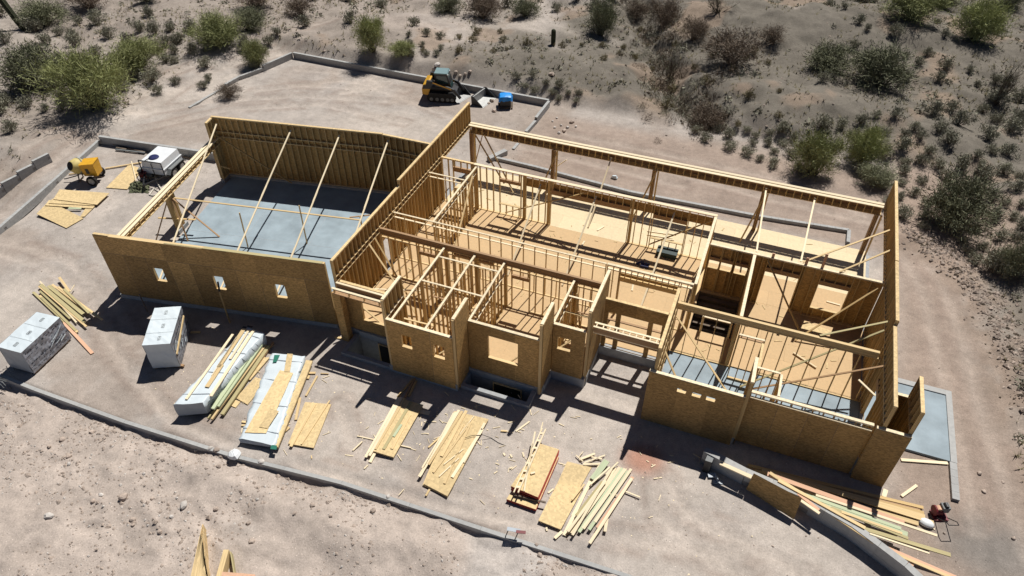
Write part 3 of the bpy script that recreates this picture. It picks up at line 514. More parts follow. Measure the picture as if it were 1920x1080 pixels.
block_wall('retaining_wall', 'straight grey block wall behind the cleared pad and track loader', [(-38.0, 47.2), (-15.4, 47.05)], .5, -.1)
block_wall('retaining_wall', 'short stepped grey block wall at the right end of the cleared pad', [(-15.35, 46.9), (-15.4, 44.2), (-15.4, 44.18, .3), (-15.5, 42.4, .3), (-15.5, 42.38, .1), (-15.6, 40.2, .1)], .5, -.1)
block_wall('retaining_wall', 'stepped grey block wall running down the left side of the cleared pad', [(-38.1, 47.1, .5), (-38.9, 44.2, .5), (-38.95, 44.1, .3), (-39.7, 42.3, .3), (-39.75, 42.2, .3), (-40.1, 39.2, .1), (-40.3, 36.9, .1)], .5, -.1)
block_wall('retaining_wall', 'grey block wall behind the water trailer', [(-42.55, 30.6), (-33.5, 31.7)], .6, -.1)
block_wall('retaining_wall', 'low grey wall along the left edge of the yard behind the mixer', [(-42.65, 30.5), (-41.6, 25.8), (-40.6, 21.0), (-39.8, 17.5)], .3, -.2)
sA = at(98, 304, 0); sB = at(-70, 388, 0); sd = (sB-sA).normalized(); sp_ = [sA+sd*(1.15*k) for k in range(6)]; spts = []
for k in range(5): spts += [(sp_[k].x, sp_[k].y, .7-.2*k), (sp_[k+1].x-sd.x*.02, sp_[k+1].y-sd.y*.02, .7-.2*k)]
block_wall('retaining_wall', 'stair-stepped block wall at the far left edge of the site', spts, .9, -.9)
block_wall('planter_wall', 'low grey block wall of the long planter beyond the back porch', [(-16.3, 38.6), (-13.5, 38.5), (-6.8, 37.95), (1.0, 38.25), (6.2, 38.75), (6.2, 37.5)], .22, -.15)
block_wall('planter_wall', 'short stub of concrete block wall by the left end of the planter', [(-16.6, 38.2), (-15.9, 39.6)], .3, -.1, th=.35)
block_wall('retaining_wall', 'tall curving grey block wall below the lumber pile at the right front', [tuple(at(*q, .8).xy) for q in ((1322, 842), (1400, 883), (1500, 925), (1600, 983), (1650, 1020), (1700, 1058), (1755, 1110), (1800, 1160))], .8, -.3, th=.28, bl=1.0, bh=.5)
block_wall('kerb', 'narrow concrete strip running forward from the side patio slab', [(10.95, 23.3), (10.95, 21.4)], .16, -.1, th=.28, bh=.26)
mb = MB(); mb.box((7.35, 23.35, -.15), (10.85, 27.2, .12)); tag(mb.build('patio', 'slab'), 'pale concrete patio slab at the right side of the house', kind='structure')
mb = MB(); mb.box((10.85, 23.3, -.15), (11.1, 27.5, .17)).box((7.35, 27.2, -.15), (10.849, 27.5, .169)); tag(mb.build('patio_edge', 'block'), 'raised concrete edge of the side patio', kind='structure')
for nm, r, lab in (('window_well', WELLS[0], 'concrete window well pit by the left porch of the house'), ('window_well', WELLS[1], 'concrete window well pit under the large square window opening')):
    root = empty(nm, ((r[0]+r[2])/2, r[1], -2.3)); tag(root, lab, 'window well'); mb = MB(); x0, y0, x1, y1 = r; t = .2
    mb.box((x0-t, y0-t, -2.3), (x1+t, y0, .2)); mb.box((x0-t, y0, -2.3), (x0, y1, .2)); mb.box((x1, y0, -2.3), (x1+t, y1, .2)); mb.build('pit_wall', 'conc', root)
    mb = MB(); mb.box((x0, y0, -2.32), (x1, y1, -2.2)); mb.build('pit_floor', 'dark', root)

# ================================================================== LOOSE LUMBER
def board(p, q, w_=.14, th=.038, m='pine', label='', group='', name='board'):
    o = piece(name, p, q, th, w_, m); tag(o, label, 'board', group); return o
def sheet(pts, th, m, label, group=None, name='osb_sheet', cat='panel'):
    mb = MB(); mb.hexa([Vector(p)-Vector((0, 0, th)) for p in pts]+[Vector(p) for p in pts]); o = mb.build(name, m); tag(o, label, cat, group); return o
P = frame(650, 700, 4.5); STK = ('bottom', 'second lowest', 'third lowest', 'fourth lowest', 'fifth lowest', 'sixth lowest', 'seventh lowest', 'eighth lowest', 'ninth lowest', 'tenth lowest', 'eleventh lowest', 'second from top', 'topmost')
# first stack
lb = 'board laid on the osb stack nearest the small square windows'; gr = 'boards on the first osb stack'
for k in range(3):
    z = .10+.02*k; sheet([P(200+6*k, 652, z), P(395, 716-4*k, z), P(648, 266, z), P(432, 205, z)], .018, 'osbl', STK[k]+' osb sheet of the stack nearest the small square windows', 'sheets of the first stack')
for a, b, w_, m in (((437, 205), (160, 708), .12, 'pale'), ((462, 203), (190, 695), .14, 'pale'), ((545, 240), (312, 640), .14, 'olive'), ((462, 432), (396, 534), .12, 'green'), ((532, 350), (380, 638), .13, 'pine'), ((490, 210), (240, 640), .13, 'pine')):
    board(P(*a, .16), P(*b, .16), w_, .036, m, lb, gr)
for a, b, w_ in (((237, 672), (197, 752), .14), ((180, 775), (148, 806), .06), ((90, 530), (545, 630), .05), ((132, 576), (52, 652), .06)): board(P(*a, .04), P(*b, .04), w_, .05, 'pale', 'short pale offcut on the dirt at the foot of the first osb stack', 'offcuts by the first stack')
for a, b, m in (((577, 42), (490, 205), 'lvl'), ((588, 62), (522, 196), 'stud'), ((560, 48), (430, 200), 'stud')): board(P(*a, .1), P(*b, .1), .09, .06, m, 'long timber poking from the first osb stack into the shade', 'timbers in the shade behind the first stack')
board(P(620, 320, .03), P(700, 338, .03), .2, .03, 'pale', 'pale board end beside the right edge of the first osb stack', None)
# second stack
for k in range(4):
    z = .09+.02*k; sheet([P(640+4*k, 942-3*k, z), P(850, 1045-3*k, z), P(1198, 386, z), P(905+5*k, 320, z)], .018, 'osbl', STK[k]+' osb sheet of the middle stack strewn with thin boards', 'sheets of the second stack')
lb = 'board strewn over the middle osb stack in the foreground'; gr = 'boards on the second osb stack'
for a, b, w_, m in (((948, 310), (612, 872), .13, 'pale'), ((922, 328), (640, 800), .11, 'pale'), ((975, 320), (690, 770), .12, 'pine'), ((1040, 420), (730, 836), .1, 'pine'), ((1076, 360), (955, 516), .04, 'pale'), ((985, 430), (890, 612), .05, 'pine'), ((985, 640), (820, 770), .04, 'pale'), ((947, 716), (780, 872), .05, 'pale'),
                    ((1146, 470), (890, 878), .13, 'pale'), ((1165, 420), (985, 752), .12, 'pale'), ((1045, 420), (825, 930), .1, 'pine'), ((1010, 315), (800, 700), .13, 'pine'), ((905, 335), (625, 860), .1, 'pale')): board(P(*a, .185), P(*b, .185), w_, .03, m, lb, gr)
for a, b, w_ in (((780, 545), (690, 626), .07), ((700, 980), (668, 1034), .08), ((1300, 486), (1350, 490), .06)): board(P(*a, .04), P(*b, .04), w_, .05, 'pine', 'short stick on the dirt beside the middle osb stack', 'sticks by the second stack')
Q = frame(940, 790, 4.5)
# red-edged panels
for k in range(13):
    z = .06+.036*(k+1); sh = 0 if k < 4 else 1
    pts = [Q(45, 655, 0), Q(292, 742, 0), Q(485, 236, 0), Q(325, 186, 0)] if not sh else [Q(82, 545, 0), Q(310, 640, 0), Q(488, 236, 0), Q(325, 186, 0)]
    base = [at(0, 0)]*0; off = Vector((random.uniform(-.015, .015), random.uniform(-.02, .02), 0))
    qz = [Vector((p.x, p.y-.2*0, z))+off for p in ([Q(45, 655, .2), Q(292, 742, .2), Q(485, 300, .2), Q(300, 235, .2)] if not sh else [Q(82, 545, .53), Q(310, 640, .53), Q(487, 236, .53), Q(325, 186, .53)])]
    o = sheet(qz, .032, 'rededge', STK[k]+' red-edged osb panel of the thick centre foreground stack', 'red-edged panels'); 
    if k in (3, 12): mb = MB(); mb.hexa([p+Vector((0, 0, .0015)) for p in qz]+[p+Vector((0, 0, .004)) for p in qz]); mb.build('face', 'osbl', o)
lb = 'thin board lying on the red-edged panel stack'; gr = 'boards on the red-edged stack'
for a, b, w_ in (((345, 60), (105, 600), .05), ((374, 66), (142, 602), .06), ((285, 90), (240, 330), .07), ((262, 190), (192, 590), .07), ((350, 10), (330, 90), .05)): board(Q(*a, .60), Q(*b, .60), w_, .06, 'pale', lb, gr)
for k in range(8): a = .08+.12*k; p0 = Q(345, 60, .6).lerp(Q(105, 600, .6), a); p1 = Q(374, 66, .6).lerp(Q(142, 602, .6), a); board(p0, p1, .1, .05, 'pale', 'short block nailed between two thin boards on the red-edged stack', 'ladder blocks')
board(Q(105, 620, .3), Q(375, 685, .3), .06, .06, 'old', 'dark stick across the lower step of the red-edged stack', None); board(Q(285, 430, .58), Q(248, 442, .58), .08, .04, 'pale', 'tiny offcut on top of the red-edged stack', None)
# two flat osb sheets and the pale fan of boards
sheet([Q(470, 528, .08), Q(655, 575, .08), Q(762, 388, .08), Q(556, 338, .08)], .05, 'osbl', 'upper of two flat osb sheets between the red-edged stack and the pale boards'); sheet([Q(312, 836, .12), Q(502, 912, .12), Q(692, 560, .12), Q(470, 525, .12)], .06, 'osbl', 'lower of two flat osb sheets between the red-edged stack and the pale boards')
lb = 'pale board in the loose fan of lumber right of the flat osb sheets'; gr = 'fan of pale boards'; zz = .06
for a, b, w_, m in (((830, 372), (600, 800), .12, 'pale'), ((762, 480), (530, 962), .14, 'pale'), ((960, 392), (640, 860), .14, 'pale'), ((1000, 390), (590, 945), .14, 'pale'), ((1022, 396), (655, 935), .13, 'green'), ((1046, 402), (690, 905), .14, 'pale'), ((1070, 420), (740, 915), .13, 'green'), ((1095, 402), (790, 850), .12, 'pale'), ((1110, 470), (810, 900), .14, 'pink'),
                    ((1102, 482), (745, 1030), .12, 'pale'), ((890, 332), (770, 490), .26, 'green'), ((916, 386), (752, 532), .07, 'pale'), ((862, 512), (640, 800), .2, 'olive'), ((700, 530), (597, 662), .07, 'pine'), ((985, 345), (880, 450), .06, 'pale'), ((930, 400), (600, 960), .1, 'pale'), ((880, 500), (560, 930), .12, 'pale')):
    zz += .012; board(Q(*a, zz), Q(*b, zz), w_, .038, m, lb, gr)
for a, b, w_ in (((790, 272), (660, 322), .1), ((875, 286), (700, 350), .05), ((832, 360), (690, 362), .09), ((690, 255), (655, 300), .03), ((1050, 592), (1170, 640), .06), ((892, 820), (874, 930), .12), ((512, 930), (450, 986), .12), ((870, 605), (1020, 632), .04), ((630, 285), (690, 340), .04), ((760, 300), (850, 318), .06)): board(Q(*a, .1), Q(*b, .1), w_, .03, 'pale', 'short scrap of pale wood around the fan of boards', 'scraps round the fan of boards')
for a, b in (((180, 262), (190, 300)), ((75, 280), (90, 305)), ((238, 2), (122, 85)), ((0, 78), (52, 82)), ((18, 268), (30, 290)), ((70, 398), (95, 388)), ((395, 605), (440, 570)), ((380, 895), (385, 925))): board(Q(*a, .03), Q(*b, .03), .07, .035, 'pale', 'small pale offcut scattered on the dirt near the red-edged stack', 'scattered offcuts')
R = frame(320, 580, 3.857)
# wrapped long bundles
def wrapped(name, label, nl, nr, fl, fr, z, h, rag=.05, m='wrap', end='wrapg'):
    root = empty(name, ((nl.x+nr.x)/2, (nl.y+nr.y)/2, 0)); tag(root, label, 'lumber bundle'); n = 26; mb = MB(); vs = []; fs = []; rnd = random.Random(len(label))
    for i in range(n+1):
        t = i/n; A = nl.lerp(fl, t); B = nr.lerp(fr, t); row = [(0, 0), (0, h*.5), (0, h), (.08, h+.015), (.35, h), (.65, h+.005), (.92, h+.012), (1, h), (1, h*.5), (1, 0)]
        for (u, zz_) in row:
            p = A.lerp(B, u); vs.append((p.x+rnd.uniform(-rag, rag)*.6, p.y+rnd.uniform(-rag, rag)*.5, z+zz_+(rnd.uniform(-.25, .3)*rag if zz_ > .01 else rnd.uniform(-.02, .10))))
    w_ = 10
    for i in range(n):
        for k in range(w_-1): a = i*w_+k; fs.append((a, a+1, a+w_+1, a+w_))
    mb.add(vs, fs); o = mb.build('wrapping', m, root, smooth=True)
    e = MB(); e.add(vs[:w_], [tuple(range(w_))]); e.add(vs[-w_:], [tuple(range(w_))[::-1]]); e.build('end_wrap', end, root)
    for t in (.12, .4, .68, .92):
        A = nl.lerp(fl, t); B = nr.lerp(fr, t); A = Vector((A.x, A.y, z+h+.03)); B = Vector((B.x, B.y, z+h+.03)); piece('strap', A, B, .012, .025, 'wrapg', root)
    return root
wa = wrapped('lumber_bundle', 'long white-wrapped lumber bundle with loose boards on top, left foreground', at(334, 779, .1), at(389, 776, .1), at(470, 634, .1), at(502, 645, .1), .08, .78)
lb = 'board lying on the long white-wrapped bundle'; gr = 'boards on the long white bundle'
for a, b, w_, m in (((532, 140), (345, 420), .2, 'pine'), ((370, 400), (262, 562), .2, 'pine'), ((600, 150), (290, 628), .15, 'pale'), ((450, 180), (112, 650), .12, 'pale'), ((565, 150), (430, 360), .12, 'pale'), ((480, 200), (300, 480), .08, 'pale')): board(R(*a, .92), R(*b, .92), w_, .035, m, lb, gr)
piece('print', R(552, 120, .905), R(592, 128, .905), .004, .1, 'ink', wa); piece('print', R(520, 128, .905), R(546, 132, .905), .004, .12, 'ink', wa)
lb = 'greenish treated board in the row beside the long white bundle'; gr = 'treated boards beside the long bundle'
for a, b, w_, m, z in (((640, 240), (305, 722), .16, 'green', .4), ((625, 245), (300, 700), .08, 'green', .3), ((664, 250), (345, 705), .12, 'green', .34), ((690, 258), (297, 796), .1, 'pine', .2), ((711, 266), (372, 762), .18, 'olive', .16), ((655, 300), (270, 790), .06, 'olive', .14), ((742, 240), (560, 500), .1, 'lvl', .12)): board(R(*a, z), R(*b, z), w_, .09, m, lb, gr)
sheet([R(470, 640, .06), R(556, 688, .06), R(700, 516, .06), R(612, 490, .06)], .05, 'osbl', 'osb offcut lying beside the greenish boards'); sheet([R(545, 500, .1), R(575, 510, .1), R(715, 348, .1), R(660, 345, .1)], .05, 'osbl', 'narrow osb offcut lying above the larger one beside the greenish boards'); sheet([R(436, 696, .05), R(470, 710, .05), R(505, 668, .05), R(470, 655, .05)], .04, 'osbl', 'small square osb offcut near the greenish boards')
wb = wrapped('lumber_bundle', 'low white plastic bundle half covered by osb strips, left foreground', R(505, 965, .1), R(765, 1010, .1), R(735, 345, .1), R(975, 365, .1), .02, .34, .09)
sheet([R(535, 890, .42), R(690, 895, .42), R(885, 460, .42), R(790, 440, .42)], .02, 'osbl', 'long osb strip lying along the low white plastic bundle'); sheet([R(640, 850, .45), R(700, 860, .45), R(782, 736, .45), R(720, 715, .45)], .02, 'osbl', 'small osb piece on the near end of the low white bundle'); sheet([R(820, 450, .44), R(862, 452, .44), R(884, 322, .44), R(842, 320, .44)], .02, 'osbl', 'narrow osb strip at the far end of the low white bundle')
sheet([R(726, 985, .28), R(776, 995, .28), R(1026, 372, .28), R(980, 366, .28)], .1, 'osbl', 'long narrow osb strip stacked right of the low white bundle')
for q in ([R(720, 1010, .37), R(765, 1015, .37), R(770, 985, .37), R(728, 980, .37)], [R(738, 385, .41), R(765, 380, .41), R(790, 330, .41), R(750, 330, .41)]): MB().hexa(q+[p+Vector((0, 0, .006)) for p in q]).build('print', 'gprint', wb)
sheet([R(850, 970, .1), R(1033, 1002, .1), R(1160, 686, .1), R(972, 670, .1)], .06, 'osbl', 'osb sheet with two boards on it, just right of the low white bundle')
for a, b, w_ in (((1042, 685), (868, 992), .14), ((1150, 660), (945, 976), .07)): board(R(*a, .13), R(*b, .13), w_, .035, 'pine', 'board on the single osb sheet right of the low white bundle', 'boards on the single osb sheet')
for a, b, w_ in (((1060, 482), (978, 626), .09), ((935, 640), (905, 800), .12), ((515, 812), (570, 820), .1), ((512, 838), (560, 842), .1), ((1000, 460), (1048, 460), .12), ((985, 490), (1005, 492), .2), ((825, 880), (858, 852), .14), ((1085, 463), (1142, 466), .04), ((1018, 1058), (1020, 1080), .04), ((145, 165), (215, 165), .12), ((1185, 200), (1240, 210), .12)): board(R(*a, .05), R(*b, .05), w_, .04, 'pine', 'short board end on the dirt around the white bundles', 'board ends round the bundles')
# fan pile by the grey bundle
V = frame(40, 510, 6.75); zz = .05; lb = 'yellow pine board in the fanned pile behind the leftmost wrapped cube'; gr = 'fanned pile of yellow boards'
for a, b, w_, m in (((165, 270), (570, 650), .14, 'pine'), ((150, 255), (540, 620), .12, 'olive'), ((232, 300), (712, 762), .12, 'pine'), ((255, 320), (690, 740), .12, 'olive'), ((232, 240), (620, 592), .1, 'olive'), ((235, 120), (700, 640), .08, 'pale'), ((222, 180), (825, 692), .1, 'pine'), ((245, 160), (805, 632), .18, 'olive'), ((345, 175), (785, 532), .18, 'olive'),
                    ((390, 160), (862, 512), .12, 'pine'), ((450, 195), (960, 560), .16, 'pine'), ((470, 190), (1022, 602), .09, 'pine'), ((480, 68), (610, 250), .13, 'pine'), ((540, 215), (860, 520), .12, 'olive'), ((672, 165), (620, 252), .04, 'pale')): zz += .016; board(V(*a, zz), V(*b, zz), w_, .04, m, lb, gr)
board(V(540, 640, .08), V(900, 1032, .04), .16, .04, 'pink', 'single long board reaching from the fanned pile past the wrapped cube', None)
# shrink-wrapped cubes
def cube_bundle(label, c, ax, ay, lx, ly, h, mirror):
    """c near corner; ax long direction, ay short direction"""
    root = empty('wrapped_cube', (c.x, c.y, 0)); tag(root, label, 'pallet'); rnd = random.Random(int(h*1000)); n = 9; z0 = .12
    def Pt(u, v, z): q = c+ax*(u*lx)+ay*(v*ly); return Vector((q.x, q.y, z))
    mb = MB()
    for v in (.08, .5, .92): piece('skid', Pt(0.02, v, .06), Pt(.98, v, .06), .1, .09, 'lvl', root)
    def grid(fn, nu, nv, name, m, j=.012):
        vs = []; fs = []
        for i in range(nu+1):
            for k in range(nv+1):
                p = fn(i/nu, k/nv); e = j if 0 < i < nu and 0 < k < nv else j*.3; vs.append((p.x+rnd.uniform(-e, e), p.y+rnd.uniform(-e, e), p.z+rnd.uniform(-e, e)))
        for i in range(nu):
            for k in range(nv): a = i*(nv+1)+k; fs.append((a, a+nv+1, a+nv+2, a+1))
        m_ = MB(); m_.add(vs, fs); return m_.build(name, m, root)
    bow = lambda z: 1+.012*math.sin((z-z0)/h*math.pi*2)
    top = grid(lambda u, v: Pt(u, v, z0+h+.015*math.sin(u*9)*math.sin(v*5)), 14, 7, 'wrap_top', 'wrap', .01)
    side = grid(lambda u, v: Pt(u, -.01*math.sin(v*6.3)*bow(v), z0+h*v), 18, 10, 'printed_side', 'foil', .022)
    grid(lambda u, v: Pt(u, 1+.005*math.sin(v*6), z0+h*v), 12, 6, 'back_side', 'foil', .01)
    grid(lambda u, v: Pt(-.01*math.sin(v*6.3), u, z0+h*v), 8, 9, 'end_wrap', 'wrap' if mirror else 'wrapg', .014); grid(lambda u, v: Pt(1, u, z0+h*v), 8, 6, 'end_wrap', 'wrapg', .014)
    pr = MB()     # rows of unreadable dark printing on the long side
    for row, zz_ in enumerate((.86, .72, .40, .26, .14)):
        u = .04
        while u < .95:
            ln = rnd.uniform(.02, .07); hh = .055 if row in (0, 2) else .03
            if rnd.random() < .72: pr.beam(Pt(u, -.035/ly, z0+h*zz_-.02*rnd.random()), Pt(u+ln, -.035/ly, z0+h*zz_-.02*rnd.random()), hh*rnd.uniform(.6, 1.4), .004)
            u += ln+rnd.uniform(.005, .04)
    tag(pr.build('print', 'ink', side), kind='stuff')
    fo = MB()
    for k in range(7): u = rnd.uniform(.05, .8); v = rnd.uniform(.1, .6); fo.beam(Pt(u, -.03/ly, z0+h*v), Pt(u+rnd.uniform(.08, .2), -.03/ly, z0+h*(v+rnd.uniform(.05, .3))), rnd.uniform(.02, .05), .02)
    tag(fo.build('fold', 'wrap', side), kind='stuff')
    lg = MB()     # outlined label boxes printed on the lid
    for (u, v) in ((.15, .45), (.48, .45), (.84, .5)):
        a, b_, w2 = u-.045, u+.045, .05; zt = z0+h+.022
        for e in ((a, v-w2, b_, v-w2), (a, v+w2, b_, v+w2), (a, v-w2, a, v+w2), (b_, v-w2, b_, v+w2), (a+.01, v, b_-.01, v)): lg.beam(Pt(e[0], e[1], zt), Pt(e[2], e[3], zt), .003, .016 if e[1] != v or e[3] != v else .03)
    for u in (.3, .66): lg.beam(Pt(u, .02, z0+h+.02), Pt(u, .98, z0+h+.02), .004, .008)
    tag(lg.build('label_outline', 'grey', top), kind='stuff'); return root
c1 = at(65, 700.7, .1); a1 = (at(133, 635.6, .1)-c1); b1_ = Vector((-1, -.02, 0))
cube_bundle('leftmost shrink-wrapped cube of sheet goods with white lid and dark printed side', Vector((c1.x, c1.y, 0)), a1.normalized(), Vector((-.997, -.075, 0)), 2.45, 1.38, 1.42, False)
c2 = at(338.9, 687.4, .1); a2 = (at(358, 617.8, .1)-c2)
cube_bundle('shrink-wrapped white cube with a board against its printed side, in front of the garage', Vector((c2.x, c2.y, 0)), a2.normalized(), Vector((-.893, -.45, 0)), 2.55, 1.28, 1.58, True)
B2 = frame(250, 560, 6.75); board(Vector((c2.x+.06, c2.y+.05, .95)), Vector((c2.x+.06, c2.y, .95))+a2.normalized()*2.3+Vector((0, 0, .35)), .05, .1, 'pine', 'slim board leaning on the printed side of the white cube by the garage', None); board(B2(580, 840, .1), B2(640, 850, .1), .12, .09, 'lvl', 'wood block under the corner of the white cube by the garage', None)
# right hand lumber pile behind the curving wall
W = frame(1500, 860, 4.91); zz = .52; lb = 'long board in the big lumber pile behind the curving block wall'; gr = 'lumber pile behind the curving wall'
for a, b, w_, m in (((-480, 60), (1135, 452), .14, 'stud'), ((-500, 85), (1105, 480), .14, 'lvl'), ((-420, 110), (1140, 500), .14, 'stud'), ((-560, 110), (1090, 600), .2, 'pine'), ((-350, 100), (1150, 535), .2, 'pine'), ((-300, 140), (960, 590), .2, 'pink'), ((-280, 120), (1230, 590), .16, 'pine'), ((145, 335), (1262, 708), .11, 'pale'), ((110, 360), (990, 700), .22, 'green'), ((-90, 285), (930, 645), .14, 'green'), ((290, 452), (996, 735), .12, 'olive'), ((380, 490), (940, 690), .1, 'pine'),
                    ((160, 430), (1045, 985), .14, 'pink'), ((200, 420), (760, 800), .14, 'pine'), ((588, 645), (1386, 888), .16, 'olive'), ((-280, 130), (740, 810), .15, 'pine'), ((760, 805), (1440, 1095), .14, 'pink'), ((840, 860), (1400, 1100), .12, 'pine'), ((-20, 320), (175, 475), .14, 'pink'), ((640, 690), (1190, 872), .07, 'pale'), ((0, 380), (180, 505), .12, 'pale'), ((-200, 200), (600, 640), .14, 'pine')):
    zz += .014; zb = .08+(zz-.52)*.8 if a[1] < 125 and b[1] < 620 and a[0] < -250 else zz; board(W(*a, zb), W(*b, zb), w_, .045, m, lb, gr)
for a, b, w_ in (((930, 10), (1360, 42), .14), ((1075, 245), (935, 345), .12), ((790, 285), (770, 350), .18)): board(W(*a, .05), W(*b, .05), w_, .04, 'pale', 'single pale board on the dirt between the patio and the lumber pile', 'single boards by the patio')
for a, b in (((490, 915), (700, 1075)), ((520, 930), (745, 1080)), ((560, 935), (760, 1070))): board(W(*a, -.2), W(*b, -.2), .08, .03, 'olive', 'dull green lath on the dirt below the curving block wall', 'laths below the curving wall')
X = frame(1290, 820, 6); sheet([X(655, 582, .05), X(1190, 922, .05), X(1280, 690, 1.1), X(740, 404, 1.1)], .02, 'osb', 'osb sheet leaning against the face of the curving block wall'); board(X(360, 290, .84), X(715, 450, .84), .18, .06, 'pale', 'whitish plank lying on top of the curving wall by its left end', None)
board(X(660, 35, .15), X(1320, 200, .15), .1, .05, 'stud', 'lone board in the shade along the right front wall base', None)
root = empty('junk_crate', X(230, 350, 0)); tag(root, 'black metal box with a silvery lid at the left end of the curving wall', 'tool box'); mb = MB(); q = [X(150, 400, -.1), X(225, 425, -.1), X(265, 330, -.1), X(190, 305, -.1)]; mb.hexa(q+[p+Vector((0, .05, .8)) for p in q]); mb.build('box', 'black', root); mb = MB(); q = [p+Vector((0, .05, .81)) for p in q]; mb.hexa(q+[p+Vector((0, 0, .03)) for p in q]); mb.build('lid', 'grey', root)
mb = MB(); mb.beam(X(225, 425, .1), X(300, 425, .1), .02, .22); mb.beam(X(285, 500, .06), X(390, 510, .02), .02, .16); mb.beam(X(300, 405, .1), X(340, 500, .12), .1, .06); tag(mb.build('scrap_pile', 'wrapg'), 'crumpled plastic and scrap at the foot of the curving wall end', 'scrap')
# things near the front left edge: staggered planks
Y = frame(320, 960, 9); u0 = Y(330, 1080, .5); lb = 'yellow plank in the staggered stack at the bottom edge of the photo'
for k in range(20):
    a = Y(575+k*2.0, 268+k*17+k*k*1.05, .08); b = Y(325+k*21.5, 1400, .08); board(a, b, .036, .55, 'pine', lb, 'staggered stack of planks')
board(Y(965, 690, .2), Y(840, 1150, .2), .2, .5, 'pine', 'squared post end sticking up at the bottom edge beside the staggered planks', None); board(Y(1030, 700, .15), Y(1105, 1150, .0), .04, .4, 'olive', 'thin edge board leaning on the squared post at the bottom edge', None); sheet([Y(830, 1200, .52), Y(1450, 1200, .52), Y(1420, 1050, .52), Y(870, 1008, .52)], .06, 'pink', 'orange-brown board across the post at the bottom edge', None, 'cross_board', 'board')
# yard left of the garage
T = frame(50, 270, 6)
for pts, z, lab in (([(110, 785), (445, 945), (640, 835), (250, 640)], .05, 'largest rotated osb sheet at the bottom of the left yard pile'), ([(600, 820), (650, 815), (780, 690), (700, 660)], .06, 'osb corner piece peeking from the right of the left yard pile'), ([(205, 690), (740, 724), (790, 660), (250, 630)], .1, 'third osb sheet of the left yard pile'), ([(245, 665), (745, 690), (800, 640), (290, 615)], .14, 'second osb sheet of the left yard pile'), ([(300, 620), (790, 682), (930, 552), (370, 510)], .18, 'topmost osb sheet of the left yard pile')): sheet([T(*p, z) for p in pts], .025, 'osbl', lab)
board(T(470, 722, .14), T(615, 725, .14), .14, .03, 'green', 'short mint green board on the left yard osb pile', None); sheet([T(893, 490, .06), T(1130, 508, .06), T(1310, 280, .06), T(1150, 230, .06)], .03, 'osbl', 'lone osb sheet between the mixer and the water trailer')
board(T(1180, 195, .12), T(1235, 430, .1), .06, .04, 'pale', 'thin stick lying across the lone osb sheet by the trailer', None); board(T(885, 275, .08), T(1290, 208, .08), .1, .05, 'pine', 'long plank between the mixer and the water trailer', None); board(T(475, 342, .06), T(620, 320, .06), .07, .05, 'stud', 'short board left of the cement mixer', None)
for a, b, w_, m in (((960, 0), (1330, 95), .1, 'old'), ((1000, 15), (1340, 80), .12, 'grey'), ((1000, 62), (1330, 100), .1, 'grey'), ((1010, 40), (1120, 62), .12, 'old'), ((1760, 140), (1900, 170), .12, 'old')): board(T(*a, .1), T(*b, .1), w_, .08, m, 'grey pole or pipe stacked against the block wall behind the trailer', 'poles behind the trailer')

# ================================================================== MACHINES
RZ = math.radians(21.3)
def lp(o, name, mb, m, smooth=False): return mb.build(name, m, o, local=True, smooth=smooth)
def wheel(o, c, r, w_, axis=(0, 1, 0), hub='steel'):
    c = Vector(c); a = Vector(axis).normalized(); t = lp(o, 'wheel', MB().lathe([(r*.62, -w_/2), (r*.92, -w_/2), (r, -w_*.3), (r, w_*.3), (r*.92, w_/2), (r*.62, w_/2)], c, a, 20), 'rubber', True)
    lp(t, 'rim', MB().lathe([(.001, -w_*.3), (r*.3, -w_*.32), (r*.62, -w_*.42), (r*.62, w_*.42), (r*.3, w_*.32), (.001, w_*.3)], c, a, 16), hub); return t
# cement mixer
p = at(182, 338); mx = empty('cement_mixer', (p.x, p.y, 0), RZ); tag(mx, 'yellow towable cement mixer with a tilted drum in the left yard', 'cement mixer')
mb = MB(); mb.hexa([(-.42, -.36, .55), (.42, -.36, .55), (.42, .36, .55), (-.42, .36, .55), (-.48, -.40, 1.35), (.44, -.40, 1.45), (.44, .40, 1.45), (-.48, .40, 1.35)]); hd = lp(mx, 'engine_hood', mb, 'yellow')
lp(hd, 'vent', MB().box((-.2, -.405, .75), (.0, -.39, 1.1)), 'black'); lp(hd, 'roof_lip', MB().hexa([(-.5, -.42, 1.352), (.46, -.42, 1.452), (.46, .42, 1.452), (-.5, .42, 1.352), (-.5, -.42, 1.38), (.46, -.42, 1.48), (.46, .42, 1.48), (-.5, .42, 1.38)]), 'yellow')
ax = Vector((-.42, -.78, .46)).normalized(); dr = lp(mx, 'drum', MB().lathe([(.02, -.5), (.34, -.46), (.5, -.1), (.5, .12), (.3, .5), (.27, .52), (.3, .1), (.05, -.2)], (-.85, .05, 1.05), ax, 20), 'ydull', True); lp(dr, 'drum_band', MB().lathe([(.505, -.03), (.53, -.02), (.53, .04), (.505, .05)], (-.85, .05, 1.05), ax, 20), 'grey'); lp(dr, 'mouth_shade', MB().cyl(Vector((-.85, .05, 1.05))+ax*.5, Vector((-.85, .05, 1.05))+ax*.528, .27, .27, 18), 'dark')  # near-black disc stands in for the shade inside the drum
mb = MB(); mb.beam((-1.1, 0, .5), (.45, 0, .5), .08, .1); mb.beam((.0, -.55, .33), (.0, .55, .33), .07, .07); mb.cyl((-1.0, -.25, .05), (-.9, -.1, .95), .04); mb.cyl((-1.0, .3, .05), (-.9, .15, .95), .04); mb.beam((-1.05, -.3, .05), (-1.05, .35, .05), .05, .05); mb.beam((-.9, -.2, .98), (-.4, -.2, 1.0), .05, .05); lp(mx, 'chassis', mb, 'old')
for yy in (-.6, .6): wheel(mx, (.05, yy, .33), .33, .18)
